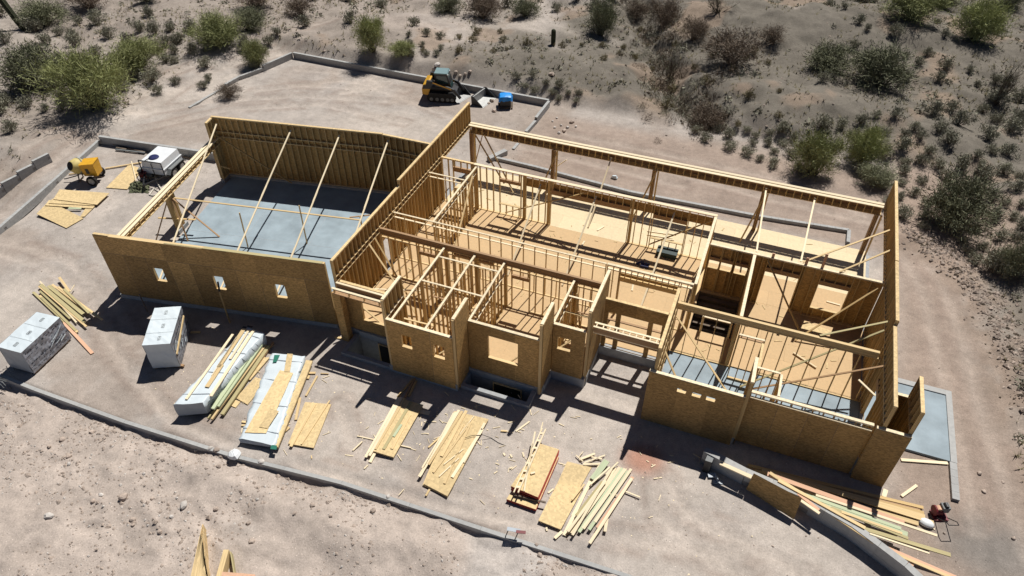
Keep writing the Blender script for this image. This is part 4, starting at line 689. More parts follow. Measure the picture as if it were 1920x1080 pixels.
lp(mx, 'tow_bar', MB().tube([(-1.0, 0, .4), (-1.9, -.1, .18), (-2.0, -.12, .18)], .035), 'black')
# water trailer
tk = [at(265, 301, 1.38), at(300, 306, 1.38), at(331.5, 280.5, 1.38), at(297, 271.5, 1.38)]; cen = sum(tk, Vector())/4; e1 = ((tk[3]-tk[0])+(tk[2]-tk[1])).normalized(); e2 = Vector((e1.y, -e1.x, 0)); LX = ((tk[3]-tk[0]).length+(tk[2]-tk[1]).length)/2; LY = ((tk[1]-tk[0]).length+(tk[2]-tk[3]).length)/2
tr = empty('water_trailer', (cen.x, cen.y, 0), math.atan2(e1.y, e1.x)); tag(tr, 'white square water tank on a black tandem-axle trailer beside the garage', 'trailer'); hx, hy = LX/2, LY/2
def ring(z, a, b): return [(-a, -b, z), (a, -b, z), (a, b, z), (-a, b, z)]
mb = MB(); mb.hexa(ring(.5, hx*1.05, hy*1.08)+ring(.86, hx*1.05, hy*1.08)); mb.hexa(ring(.859, hx*1.09, hy*1.12)+ring(.92, hx*1.09, hy*1.12)); mb.hexa(ring(.919, hx*1.02, hy*1.04)+ring(1.38, hx*.98, hy*.98)); tkobj = lp(tr, 'tank', mb, 'white')
lp(tkobj, 'lid', MB().lathe([(.001, .085), (.27, .08), (.32, .03), (.33, 0)], (-hx*.45, .12, 1.38), (0, 0, 1), 18), 'navy')
mb = MB(); [mb.beam((s*hx*1.0, -hy*1.12, .47), (s*hx*1.0, hy*1.12, .47), .08, .08) for s in (-1, -.33, .33, 1)]; [mb.beam((-hx*1.1, s*hy*1.12, .47), (hx*1.1, s*hy*1.12, .47), .1, .08) for s in (-1, 1)]
for s in (-1, 1): mb.beam((-hx*1.12, s*hy*1.12, .45), (-hx*1.12, s*hy*1.12, 1.45), .05, .05, (1, 0, 0)); mb.beam((-hx-1.3, 0, .42), (-hx*1.05, s*hy, .47), .1, .08)
mb.beam((-hx*1.12, -hy*1.12, 1.45), (-hx*1.12, hy*1.12, 1.45), .05, .05); mb.beam((-hx*1.1, hy*.5, 1.45), (-hx*.5, .2, 1.46), .04, .04); mb.beam((-hx-1.25, 0, .0), (-hx-1.25, 0, .5), .06, .06, (1, 0, 0)); lp(tr, 'frame', mb, 'black')
for s in (-1, 1):
    yy = s*(hy*1.12+.13); lp(tr, 'fender', MB().box((-.62, yy-.13, .74), (.72, yy+.13, .79)).beam((-.6, yy, .77), (-.86, yy, .5), .26, .04, (0, 1, 0)).beam((.7, yy, .77), (.95, yy, .5), .26, .04, (0, 1, 0)), 'grey')
    for xx in (-.37, .47): wheel(tr, (xx, yy, .35), .35, .22)
lp(tr, 'strap', MB().beam((-hx*.35, -hy*1.1, .5), (-hx*.35, -hy*1.1, .9), .05, .01, (1, 0, 0)), 'black'); lp(tr, 'strap', MB().beam((-hx*1.07, 0, .5), (-hx*1.07, 0, 1.3), .05, .01, (0, 1, 0)), 'black')
p = T(1340, 400, 0); pm = empty('water_pump', (p.x, p.y, 0), RZ); tag(pm, 'small red engine pump on the ground at the trailer tongue', 'pump'); lp(pm, 'engine', MB().box((-.22, -.2, .25), (.22, .2, .62)), 'red'); lp(pm, 'housing', MB().cyl((.2, 0, .35), (.5, 0, .35), .17, .15, 14), 'grey'); lp(pm, 'frame', MB().tube([(-.32, -.28, .05), (-.32, -.28, .6), (.4, -.28, .6), (.4, -.28, .05), (-.32, -.28, .05)], .025).tube([(-.32, .28, .05), (-.32, .28, .6), (.4, .28, .6), (.4, .28, .05), (-.32, .28, .05)], .025), 'black'); lp(pm, 'fuel_tank', MB().cyl((-.15, -.15, .72), (-.15, .15, .72), .12, .12, 12), 'grey')
rnd = random.Random(5); mb = MB(); vs = []; fs = []; n = 14
for i in range(n+1):
    for j in range(n+1): u, v = i/n, j/n; q = T(1150+230*u, 440+110*v, 0); e = math.sin(math.pi*u)*math.sin(math.pi*v); vs.append((q.x+rnd.uniform(-.06, .06), q.y+rnd.uniform(-.06, .06), .03+e*.42*rnd.uniform(.55, 1.2)))
for i in range(n):
    for j in range(n): a = i*(n+1)+j; fs.append((a, a+1, a+n+2, a+n+1))
mb.add(vs, fs); tag(mb.build('crumpled_tarp', 'canvas'), 'crumpled olive canvas heap by the trailer tongue', 'tarp')
mb = MB(); pts = [T(*q, .12) for q in ((1440, 360), (1470, 440), (1520, 520), (1560, 560))]+[T(*q, .05) for q in ((1500, 545), (1430, 500), (1380, 570), (1420, 580), (1500, 560))]; mb.tube(pts, .04); tag(mb.build('hose', 'hose'), 'cream hose coiling from the trailer onto the dirt', 'hose')
# compact track loader
p = at(832, 182); sk = empty('track_loader', (p.x, p.y, 0), math.radians(14)); tag(sk, 'yellow and black compact track loader with an enclosed cab', 'loader')
def tr_poly(x0, x1, z0, z1, k=.22): return [(x0+k, z0), (x1-k, z0), (x1, z0+k), (x1, z1-k), (x1-k, z1), (x0+k, z1), (x0, z1-k), (x0, z0+k)]
for s in (-1, 1):
    y0 = s*.72; t = lp(sk, 'track', MB().prism(tr_poly(-1.05, 1.1, 0, .72), y0-.2, y0+.2), 'rubber'); mb = MB()
    for k in range(18): xx = -.85+1.7*k/17; mb.box((xx, y0-.205, -.005), (xx+.05, y0+.205, .02)); mb.box((xx, y0-.205, .715), (xx+.05, y0+.205, .74))
    tag(lp(t, 'cleats', mb, 'black'), kind='stuff'); mb = MB()
    for xx in (-.75, -.3, .1, .5, .85): lp(t, 'roller', MB().cyl((xx, y0-.215, .25), (xx, y0+.215, .25), .14, .14, 12), 'grey')
    arm = MB().hexa([(-1.15, y0-.09, 1.15), (-.75, y0-.09, 1.05), (-.75, y0+.09, 1.05), (-1.15, y0+.09, 1.15), (-1.05, y0-.09, 1.65), (-.6, y0-.09, 1.62), (-.6, y0+.09, 1.62), (-1.05, y0+.09, 1.65)]); arm.beam((-.8, y0, 1.55), (1.0, y0, .95), .2, .16); arm.beam((.95, y0, 1.0), (1.45, y0, .35), .18, .15); a_ = lp(sk, 'lift_arm', arm, 'black'); lp(a_, 'arm_stripe', MB().beam((-.6, y0-.085, 1.52), (.8, y0-.085, 1.05), .09, .006).beam((-.6, y0+.085, 1.52), (.8, y0+.085, 1.05), .09, .006), 'yellow')
lp(sk, 'body', MB().prism([(-1.2, .45), (1.0, .4), (1.1, .7), (.5, 1.0), (-1.2, 1.0)], -.5, .5), 'black')
eh = lp(sk, 'engine_hood', MB().prism([(-1.45, .55), (-1.0, .5), (-.85, .95), (-.9, 1.42), (-1.0, 1.45), (-1.35, 1.3), (-1.45, 1.0)], -.78, .78), 'yellow'); lp(eh, 'grille', MB().prism([(-1.4, .98), (-.84, 1.0), (-.88, 1.36), (-1.32, 1.27)], -.79, .79), 'black')
cb = lp(sk, 'cab', MB().prism([(-.5, .95), (.75, .8), (.62, 1.5), (.42, 2.05), (-.5, 2.05)], -.45, .45), 'black'); lp(cb, 'roof', MB().prism([(-.55, 2.052), (.5, 2.052), (.45, 2.14), (-.5, 2.14)], -.48, .48), 'teal'); lp(cb, 'window', MB().prism([(-.35, 1.3), (.55, 1.3), (.38, 1.92), (-.35, 1.92)], -.457, .457), 'glass'); lp(cb, 'windscreen', MB().hexa([(.725, -.36, 1.0), (.745, -.36, 1.0), (.745, .36, 1.0), (.725, .36, 1.0), (.44, -.36, 2.0), (.46, -.36, 2.0), (.46, .36, 2.0), (.44, .36, 2.0)]), 'glass')
for s in (-1, 1): lp(sk, 'headlight', MB().box((.45, s*.36-.06, 1.96), (.53, s*.36+.06, 2.04)), 'white')
def bucket(label, px, py, rz, w_=1.85, fill=None):
    p = at(px, py); b = empty('bucket', (p.x, p.y, 0), rz); tag(b, label, 'bucket'); h = w_/2
    lp(b, 'shell', MB().prism([(-.42, .02), (.45, .0), (.46, .03), (-.36, .06), (-.4, .62), (-.46, .62)], -h, h), 'steel'); lp(b, 'back_plate', MB().prism([(-.5, .02), (-.425, .02), (-.465, .66), (-.53, .66)], -h-.01, h+.01), 'black')
    for s in (-1, 1): lp(b, 'side_plate', MB().prism([(-.47, .0), (.48, -.005), (.44, .1), (-.3, .68), (-.5, .68)], s*h-.02, s*h+.02), 'black')
    lp(b, 'cutting_edge', MB().box((.42, -h-.02, -.01), (.56, h+.02, .015)), 'steel'); return b
bucket('steel loader bucket on the dirt right beside the track loader', 861, 184, math.radians(-14), 1.7); bucket('loader bucket lying apart between the track loader and the blue tarp', 907, 190, math.radians(-10), 1.8)
# blue-tarped pallet
p = at(948, 199); tp = empty('tarped_pallet', (p.x, p.y, 0), RZ); tag(tp, 'pallet of dark goods under a bright blue tarp at the back of the pad', 'pallet'); mb = MB(); [mb.box((-.55, -.5+.2*k, .099), (.55, -.38+.2*k, .13)) for k in range(6)]; [mb.box((s-.04, -.5, 0), (s+.04, .62, .1)) for s in (-.48, 0, .48)]; lp(tp, 'pallet', mb, 'old'); lp(tp, 'goods', MB().box((-.4, -.35, .131), (.4, .38, .8)), 'black')
rnd = random.Random(8); vs = []; fs = []; n = 10
for i in range(n+1):
    for j in range(n+1): u, v = i/n*2-1, j/n*2-1; e = max(abs(u), abs(v)); vs.append((u*.52+rnd.uniform(-.02, .02), v*.48+rnd.uniform(-.02, .02), (.98-.08*(u*u+v*v)) if e < .82 else .62+rnd.uniform(-.06, .08)))
for i in range(n):
    for j in range(n): a = i*(n+1)+j; fs.append((a, a+n+1, a+n+2, a+1))
lp(tp, 'tarp', MB().add(vs, fs), 'tarp')
# plate compactor, bag, sign frame
p = at(1760, 968); pc = empty('plate_compactor', (p.x, p.y, 0), RZ); pc.scale = (.8, .8, .8); tag(pc, 'red plate compactor with a black handle at the right edge', 'compactor'); lp(pc, 'base_plate', MB().prism([(-.35, .06), (-.28, .0), (.28, .0), (.35, .06), (.35, .1), (-.35, .1)], -.28, .32), 'red'); e_ = lp(pc, 'engine', MB().box((.0, .0, .3), (.36, .36, .68)), 'grey'); lp(e_, 'air_filter', MB().cyl((.18, .3, .7), (.18, .05, .7), .1, .1, 12), 'black'); lp(pc, 'exciter', MB().cyl((-.3, .1, .32), (.05, .1, .32), .2, .2, 14), 'red'); lp(pc, 'belt_guard', MB().cyl((-.36, .1, .4), (-.28, .1, .4), .26, .26, 16), 'red'); lp(pc, 'tank', MB().cyl((-.15, .25, .5), (-.15, .0, .5), .13, .13, 12), 'pink')
lp(pc, 'handle', MB().tube([(-.26, -.2, .2), (-.26, -.75, .75), (-.24, -.95, .8), (.24, -.95, .8), (.26, -.75, .75), (.26, -.2, .2)], .022), 'black')
p = at(1733, 982); mb = MB(); mb.lathe([(.001, 0), (.3, .02), (.36, .12), (.3, .26), (.12, .34), (.001, .35)], (0, 0, 0), (0, 0, 1), 16); mb.v = [(x_*1.25+.05*math.sin(7*z_), y_*.8, z_+.02*math.sin(9*x_)) for x_, y_, z_ in mb.v]; o = mb.build('sack', 'white', None, local=True, smooth=True); o.location = (p.x, p.y, .02); o.scale = (.7, .7, .6); o.rotation_euler = (0, 0, -.3); tag(o, 'full white sack lying at the end of the lumber pile', 'sack')
root = empty('sawhorse', Q(75, 980, -.3)); tag(root, 'small black metal stand straddling the front retaining wall', 'stand'); lp_ = MB(); lp_.tube([Q(8, 1030, -.4), Q(62, 912, .45)], .02); lp_.tube([Q(85, 1060, -.4), Q(142, 938, .45)], .02); lp_.tube([Q(62, 912, .45), Q(142, 938, .45)], .02); lp_.tube([Q(30, 985, 0), Q(110, 1010, 0)], .018); lp_.build('frame', 'black', root); MB().beam(Q(48, 905, .47), Q(160, 925, .47), .015, .16).build('tray', 'wrapg', root); MB().beam(Q(125, 930, .49), Q(206, 938, .49), .03, .12).build('rack', 'red', root)
p = at(455, 850); q = atg(441, 857, .12); mb = MB(); mb.lathe([(.001, -.1), (.2, -.06), (.28, .05), (.2, .18), (.06, .25), (.001, .26)], (0, 0, 0), (0, 0, 1), 10); rr = random.Random(2); mb.v = [(a+rr.uniform(-.03, .03), b+rr.uniform(-.03, .03), c+rr.uniform(-.02, .02)) for a, b, c in mb.v]; o = mb.build('plastic_bag', 'white', None, local=True); o.location = q; tag(o, 'crumpled white plastic bag against the front retaining wall', 'bag')
p = at(1314, 420); mb = MB(); mb.hexa([(-.22, -.12, 0), (.2, -.14, 0), (.22, .1, 0), (-.2, .13, 0), (-.15, -.08, .14), (.12, -.1, .2), (.1, .06, .17), (-.12, .08, .12)]); o = mb.build('plastic_bag', 'wrap', None, local=True); o.location = at(1152, 333, .05); tag(o, 'small white bag on the dirt beyond the porch planter', 'bag')
# things inside the house
mb = MB(); q = at(1250, 478, .46); mb.box((q.x-.55, q.y-.28, .46), (q.x+.55, q.y+.28, .72)); o = mb.build('tool_chest', 'chest', None); MB().box((q.x-.57, q.y-.3, .725), (q.x+.57, q.y+.3, .79)).build('lid', 'chest', o); tag(o, 'dark teal tool chest on the subfloor by the right inner room', 'tool chest')
mb = MB(); q = at(1203, 497, .46); mb.tube([(q.x-.3, q.y, .46), (q.x, q.y+.1, .62), (q.x+.3, q.y-.1, .46)], .07, 8); mb.box((q.x-.05, q.y-.2, .46), (q.x+.4, q.y+.1, .6)); tag(mb.build('cable_heap', 'navy'), 'dark heap of cable and bag on the subfloor of the big room', 'cable')
for k, (a, b) in enumerate((((1120, 432), (1133, 424)), ((1216, 440), (1262, 447)), ((1225, 432), (1268, 440)), ((1214, 433), (1250, 438)), ((1228, 446), (1264, 450)), ((1090, 462), (1096, 452)), ((1185, 545), (1188, 528)), ((1550, 565), (1575, 572)))): board(at(*a, .48), at(*b, .48), .09, .03, 'pale', 'short pale offcut lying on the house subfloor', 'offcuts on the subfloor')
sheet([at(1500, 622, .5), at(1532, 632, .5), at(1563, 622, .5), at(1503, 600, .5)], .02, 'osbl', 'loose panel lying in the shaded right-hand room')
mb = MB(); pts = [P(1000, 545, .22), P(1060, 525, .22), P(1150, 520, .22), P(1220, 545, .02), P(1280, 585, .02), P(1340, 610, .02)]; mb.tube(pts, .012, 5); tag(mb.build('cable', 'black'), 'thin black wire trailing off the middle osb stack', 'cable')
mb = MB(); rr = random.Random(4)
for k in range(16): a = Vector((-30.8+rr.uniform(-.6, .7), 12.35+rr.uniform(-.5, .4), .1+rr.uniform(0, .25))); mb.cyl(a, a+Vector((rr.uniform(-.9, .9), rr.uniform(-.5, .3), rr.uniform(-.1, .1))), .02, .012, 5)
tag(mb.build('rebar_scraps', 'grey'), 'tangle of grey rebar and wire at the left end of the front wall', 'scrap')

# ================================================================== PLANTS AND ROCKS
def leaf_mesh(name, seed, n, rx, hz_, size, long_, m, clumps=14, shell=.55, floor=.05):
    r = np.random.RandomState(seed); th = r.rand(clumps)*2*np.pi; u = r.rand(clumps)**.5; rad = (shell+(1-shell)*r.rand(clumps))*(.72+.42*np.sin(th*2+r.rand()*6)**2)*(.8+.35*r.rand(clumps))
    cc = np.stack([np.cos(th)*u*rad*rx*.8, np.sin(th)*u*rad*rx*.8, hz_*(floor+.2+.68*r.rand(clumps)*np.sqrt(np.clip(1-(u*.75)**2, 0, 1)))], 1)
    k = r.randint(0, clumps, n); sp = rx*(.09+.14*r.rand(clumps)); c = cc[k]+r.randn(n, 3)*sp[k][:, None]*np.array([1, 1, .75]); c[:, 2] = np.clip(c[:, 2], hz_*floor*.5, hz_*1.05)
    d = r.randn(n, 3); d += (c-np.array([0, 0, hz_*.1]))*(1.7 if long_ > 3 else 1.2)/max(rx, .2); d /= np.linalg.norm(d, axis=1)[:, None]; e = np.cross(d, r.randn(n, 3)); e /= np.linalg.norm(e, axis=1)[:, None]
    s = size*(.6+.8*r.rand(n))[:, None]; v = np.concatenate([c-d*s*long_*.5-e*s*.3, c-d*s*long_*.5+e*s*.3, c+d*s*long_*.5+e*s*.22, c+d*s*long_*.5-e*s*.22], 1).reshape(-1, 3)
    me = bpy.data.meshes.new(name); me.from_pydata(v.tolist(), [], [(4*i, 4*i+1, 4*i+2, 4*i+3) for i in range(n)]); me.materials.append(M[m]); return me, cc
def twig_mesh(name, seed, cc, m, r0=.07, extra=20, rx=1.5, hz_=1.5):
    rr = random.Random(seed); mb = MB(); base = [Vector((rr.uniform(-.1, .1), rr.uniform(-.1, .1), -.1)) for _ in range(4)]
    for i, c in enumerate(cc):
        b = base[i % 4]; c = Vector(c); mid = b.lerp(c, .45)+Vector((rr.uniform(-.2, .2)*rx*.5, rr.uniform(-.2, .2)*rx*.5, hz_*.08)); mb.cyl(b, mid, r0, r0*.6, 5, False); mb.cyl(mid, c, r0*.6, r0*.2, 4, False)
        for _ in range(max(1, extra//len(cc))): t = mid.lerp(c, rr.random()); mb.cyl(t, t+Vector((rr.uniform(-.35, .35)*rx, rr.uniform(-.35, .35)*rx, rr.uniform(.05, .4)*hz_)), r0*.22, r0*.08, 3, False)
    me = bpy.data.meshes.new(name); me.from_pydata(mb.v, [], mb.f); me.materials.append(M[m]); return me
KIND = {}
def kinds(key, nv, n, size, long_, m, tm, clumps, r0, extra, hz_=1.0):
    KIND[key] = []
    for s in range(nv):
        me, cc = leaf_mesh(key+'_foliage', 100*len(KIND)+s, n, 1.0, hz_, size, long_, m, clumps); KIND[key].append((me, twig_mesh(key+'_wood', s+9, cc, tm, r0, extra, 1.0, hz_)))
kinds('pv', 4, 9500, .0155, 7.0, 'leafg', 'bark', 54, .02, 200); kinds('dk', 3, 8000, .02, 4.0, 'leafd', 'bark', 50, .02, 130); kinds('br', 3, 3800, .018, 5.5, 'dry', 'dry', 40, .016, 200); kinds('sg', 5, 1100, .055, 2.0, 'leafb', 'dry', 18, .02, 40, .75); kinds('dg', 3, 420, .055, 4.0, 'leafy', 'dry', 12, .012, 20, .6)
kinds('bare', 2, 160, .02, 4, 'leafd', 'bark', 16, .02, 260, 1.3)
rp_ = random.Random(11)
def plant(px, py, W, Hp, key, name, label, cat, group=None):
    p0 = atg(px, py); dv = Vector((p0.x, p0.y, p0.z-CAM_H)); dist = dv.length; s = FPX/dist; dep = math.asin(-dv.z/dist); wm = W/s
    hm = (Hp/s-wm*math.sin(dep)*.75)/math.cos(dep); hm = min(max(hm, .4*wm), 1.3*wm); p = atg(px, py-wm*.36*math.sin(dep)*s)
    crown, wood = rp_.choice(KIND[key]); root = empty(name, p, rp_.uniform(0, 6.28)); root.scale = (wm/2*.93, wm/2*.93, hm/(1.0 if key not in ('sg', 'dg', 'bare') else {'sg': .75, 'dg': .6, 'bare': 1.3}[key])); tag(root, label, cat, group)
    for nm, me in (('trunk', wood), ('crown', crown)): o = bpy.data.objects.new(nm, me); COL.objects.link(o); o.parent = root
    return root
for args in (
    (185, 225, 158, 135, 'pv', 'palo_verde_tree', 'largest bright green palo verde tree left of the dirt track', 'tree'),
    (75, 182, 140, 100, 'dk', 'palo_verde_tree', 'sparse dark palo verde at the left edge behind the largest green tree', 'tree'), (258, 148, 120, 75, 'pv', 'palo_verde_tree', 'grey-green palo verde directly behind the largest green tree', 'tree'),
    (410, 100, 120, 68, 'pv', 'palo_verde_tree', 'green palo verde above the upper bend of the dirt track', 'tree'), (470, 70, 90, 55, 'dk', 'palo_verde_tree', 'dark scrub tree right of the green palo verde above the track', 'tree'), (483, 134, 62, 60, 'pv', 'palo_verde_tree', 'thin small palo verde at the upper end of the stepped block wall', 'tree'),
    (698, 106, 72, 78, 'pv', 'palo_verde_tree', 'rounded green palo verde behind the cleared pad', 'tree'), (755, 112, 62, 40, 'pv', 'palo_verde_tree', 'small green shrub-like palo verde right of the rounded one behind the pad', 'tree'), (905, 48, 110, 62, 'br', 'thicket', 'broad brown thicket at the top centre ridge', 'shrub'), (840, 30, 70, 40, 'dk', 'thicket', 'dark scrub left of the brown ridge thicket', 'shrub'), (985, 38, 70, 45, 'dk', 'thicket', 'dark scrub right of the brown ridge thicket', 'shrub'),
    (1125, 76, 84, 82, 'dk', 'mesquite_tree', 'dark lone tree above the small saguaro', 'tree'), (85, 58, 95, 50, 'dk', 'thicket', 'dark scrub in the top left corner', 'shrub'), (170, 28, 110, 50, 'br', 'thicket', 'reddish brown thicket at the top left', 'shrub'), (275, 10, 60, 30, 'dk', 'thicket', 'dark scrub on the top edge left of the track', 'shrub'), (480, 28, 110, 40, 'br', 'thicket', 'brown scrub at the top edge left of centre', 'shrub'), (565, 40, 80, 40, 'br', 'thicket', 'brown scrub right of the top left-centre thicket', 'shrub'),
    (1245, 62, 90, 70, 'br', 'thicket', 'brown burnt scrub at the head of the wash', 'shrub'), (1345, 35, 90, 50, 'bare', 'thicket', 'blackened bare sticks at the top right of the wash', 'shrub'), (1300, 85, 70, 55, 'br', 'thicket', 'brown scrub in the middle of the wash', 'shrub'), (1446, 92, 72, 40, 'br', 'thicket', 'low brown bush right of the wash', 'shrub'), (1255, 165, 70, 80, 'bare', 'thicket', 'dark bare brush lower in the wash', 'shrub'), (1375, 142, 150, 42, 'br', 'thicket', 'long low reddish brush below the slope right of the wash', 'shrub'),
    (1550, 150, 115, 75, 'dk', 'thicket', 'dark bush left of the big scrub clump at the upper right', 'shrub'), (1648, 180, 150, 85, 'dk', 'mesquite_tree', 'big dark scrub clump with a small cactus behind, upper right', 'tree'), (1705, 54, 125, 66, 'pv', 'palo_verde_tree', 'bright green palo verde at the top right', 'tree'), (1828, 88, 105, 80, 'pv', 'palo_verde_tree', 'palo verde with dark trunk near the top right corner', 'tree'), (1866, 204, 70, 95, 'bare', 'bare_tree', 'nearly leafless tree at the right edge', 'tree'),
    (1330, 258, 112, 78, 'br', 'thicket', 'tangled brown bush above the back corner of the porch roof beam', 'shrub'), (1522, 345, 112, 108, 'pv', 'palo_verde_tree', 'green palo verde just beyond the right end of the porch beam', 'tree'), (1612, 320, 88, 90, 'pv', 'palo_verde_tree', 'taller palo verde right of the one beyond the porch beam', 'tree'), (1640, 362, 90, 60, 'dk', 'mesquite_tree', 'dark tree half hidden behind the right parapet wall', 'tree'), (1782, 448, 158, 135, 'dk', 'mesquite_tree', 'large dark green tree right of the house parapet', 'tree'),
    (1890, 20, 70, 40, 'dk', 'thicket', 'dark scrub in the top right corner', 'shrub'), (1620, 12, 60, 30, 'sg', 'thicket', 'grey scrub on the top edge at the upper right', 'shrub'), (1895, 530, 80, 80, 'dk', 'thicket', 'green bush at the right edge below the large dark tree', 'shrub'), (1860, 520, 70, 60, 'sg', 'thicket', 'sage bush left of the green bush at the right edge', 'shrub'),
    (1770, 20, 60, 36, 'dk', 'thicket', 'dark scrub between the two top right palo verdes', 'shrub'), (1190, 40, 60, 40, 'br', 'thicket', 'small brown scrub between the lone tree and the wash', 'shrub'), (430, 190, 60, 34, 'br', 'brush_pile', 'brush heap left of the stepped block wall', 'brush')): plant(*args)
bp_ = atg(395, 175)
def zone(n, box, key, wr, label, group, ok=lambda x, y: True, cat='shrub', nm='desert_shrub'):
    c = 0; t = 0; pts = []
    while c < n and t < n*60:
        t += 1; x = rp_.uniform(box[0], box[2]); y = rp_.uniform(box[1], box[3])
        if not ok(x, y): continue
        W = rp_.uniform(*wr)
        if any(math.hypot(x-a, (y-b)*1.6) < (W+c_)*.42 for a, b, c_ in pts): continue
        pts.append((x, y, W)); plant(x, y, W, W*.72, key, nm, label, cat, group); c += 1
offtrack = lambda x, y: not (y > 300 and x < 1700+(y-440)*1.0) and not (y > 440 and x < 1790+(y-460)*.9)
zone(76, (1440, 190, 1920, 520), 'sg', (26, 52), 'low grey-green shrub on the desert floor right of the house', 'shrubs right of the house', lambda x, y: offtrack(x, y) and y > 190+(1920-x)*.12 and not (x < 1600 and y > 250))
zone(26, (1500, 0, 1920, 200), 'sg', (18, 36), 'low grey-green shrub on the upper right slope', 'shrubs on the upper right slope')
zone(22, (1290, 250, 1500, 335), 'sg', (24, 42), 'grey-green shrub beyond the right half of the porch beam', 'shrubs beyond the porch beam', lambda x, y: y < 262+(x-1290)*.38 and y > 215+(x-1290)*.1)
zone(44, (0, 30, 340, 330), 'sg', (24, 46), 'low grey shrub among the trees left of the dirt track', 'shrubs left of the track', lambda x, y: y < 240-(x*.25) or (x < 60 and y < 260))
zone(18, (290, 60, 520, 190), 'sg', (22, 40), 'low grey shrub between the upper dirt track and the stepped wall', 'shrubs by the upper track', lambda x, y: abs(y-(205-(x-290)*.46)) > 14 and y < 215-(x-290)*.42 or (x > 350 and y > 150 and x < 440))
zone(20, (760, 60, 1200, 120), 'dg', (12, 26), 'straw-coloured tuft on the bare ridge above the pad', 'tufts on the ridge', cat='grass tuft', nm='grass_tuft')
zone(14, (960, 150, 1090, 200), 'sg', (20, 38), 'green-grey shrub just behind the right end of the pad wall', 'shrubs behind the pad wall', lambda x, y: abs(y-(150+(x-960)*.32)) < 14)
zone(18, (1200, 60, 1460, 240), 'dg', (16, 34), 'dry brown tuft along the wash', 'tufts along the wash', cat='grass tuft', nm='grass_tuft')
zone(12, (560, 0, 1200, 60), 'sg', (24, 46), 'grey scrub bush along the top edge of the slope', 'scrub along the top edge')
zone(10, (760, 70, 900, 110), 'sg', (18, 32), 'small grey shrub right of the palo verdes behind the pad', 'shrubs behind the pad', lambda x, y: x < 830)
def saguaro(px, py, hpx, label, lean=0.0, r=.2):
    p = atg(px, py); d = Vector((p.x, p.y, p.z-CAM_H)); s = FPX/d.length; h = hpx/s/math.cos(math.asin(-d.z/d.length)); o = empty('saguaro', p); tag(o, label, 'cactus'); mb = MB(); n = 14; vs = []; rings = [(0, .8), (.15, 1), (.6, 1.05), (.9, .95), (.97, .6), (1, .1)]
    for (t, k) in rings:
        for i in range(n): a = 2*math.pi*i/n; q = r*k*(1 if i % 2 else .82); vs.append((q*math.cos(a)+lean*t*h, q*math.sin(a), t*h))
    mb.add(vs, [(j*n+i, j*n+(i+1) % n, (j+1)*n+(i+1) % n, (j+1)*n+i) for j in range(len(rings)-1) for i in range(n)]); lp(o, 'stem', mb, 'cactus'); mb = MB()
    for i in range(0, n, 2): a = 2*math.pi*i/n; mb.cyl((r*.84*math.cos(a), r*.84*math.sin(a), .05), (r*.86*math.cos(a)+lean*.9*h, r*.86*math.sin(a), h*.9), .02, .02, 4)
    lp(o, 'ribs', mb, 'cactus')
saguaro(1037, 84, 26, 'small lone saguaro standing on the bare slope'); saguaro(1653, 112, 16, 'tiny saguaro behind the dark scrub clump'); saguaro(45, 56, 62, 'leaning dark saguaro trunk in the top left corner', -.45, .28)
# rocks
ROCK = []
for s in range(5):
    r = np.random.RandomState(40+s); import bmesh
    bm = bmesh.new(); bmesh.ops.create_icosphere(bm, subdivisions=2, radius=1)
    for v in bm.verts: k = 1+.22*(vn(v.co.x*1.7+s*9+20, v.co.y*1.7+v.co.z*2.3+20)-.5)*2+r.uniform(-.06, .06); v.co *= float(k); v.co.z *= .72
    for pn in range(5):
        nrm = Vector(r.randn(3)).normalized()
        for v in bm.verts:
            dd = v.co.dot(nrm)-.72
            if dd > 0: v.co -= nrm*dd
    me = bpy.data.meshes.new('rock'); bm.to_mesh(me); bm.free(); ROCK.append(me)
RM = {}
def rock(px, py, Wp, m, label, group=None):
    p = atg(px, py); s = FPX/Vector((p.x, p.y, p.z-CAM_H)).length; me0 = rp_.choice(ROCK); key = (me0.name, m)
    if key not in RM: RM[key] = me0.copy(); RM[key].materials.clear(); RM[key].materials.append(M[m])
    o = bpy.data.objects.new('rock', RM[key]); COL.objects.link(o); k = Wp/s/2; o.location = p+Vector((0, 0, k*.3)); o.scale = (k*rp_.uniform(.85, 1.1), k*rp_.uniform(.8, 1.1), k*rp_.uniform(.8, 1)); o.rotation_euler = (rp_.uniform(-.3, .3), rp_.uniform(-.3, .3), rp_.uniform(0, 6.3)); tag(o, label, 'rock', group)
rock(820, 124, 14, 'paler', 'pale boulder just behind the pad wall near the loader'); rock(814, 131, 9, 'rock', 'brown rock next to the pale boulder behind the pad wall'); rock(1034, 141, 12, 'rock', 'lone boulder on the slope right of the saguaro')
for x, y in ((855, 137), (863, 143), (881, 135), (872, 140)): rock(x, y, 8, 'rock', 'rock in the small group right of the loader cab', 'rocks right of the loader cab')
for x, y, k in ((1072, 230, 11), (1058, 246, 9), (1048, 250, 7), (1064, 240, 8), (1040, 240, 6), (1080, 238, 6), (1052, 236, 6), (1036, 228, 5), (1044, 222, 5)): rock(x, y, k, 'rock' if k > 8 else 'paler', 'rock in the heap by the right end of the pad', 'rocks by the pad end')
for x, y, k in ((922, 190, 10), (926, 209, 10), (916, 194, 6)): rock(x, y, k, 'rock', 'rock lying near the spare bucket on the pad', 'rocks near the spare bucket')
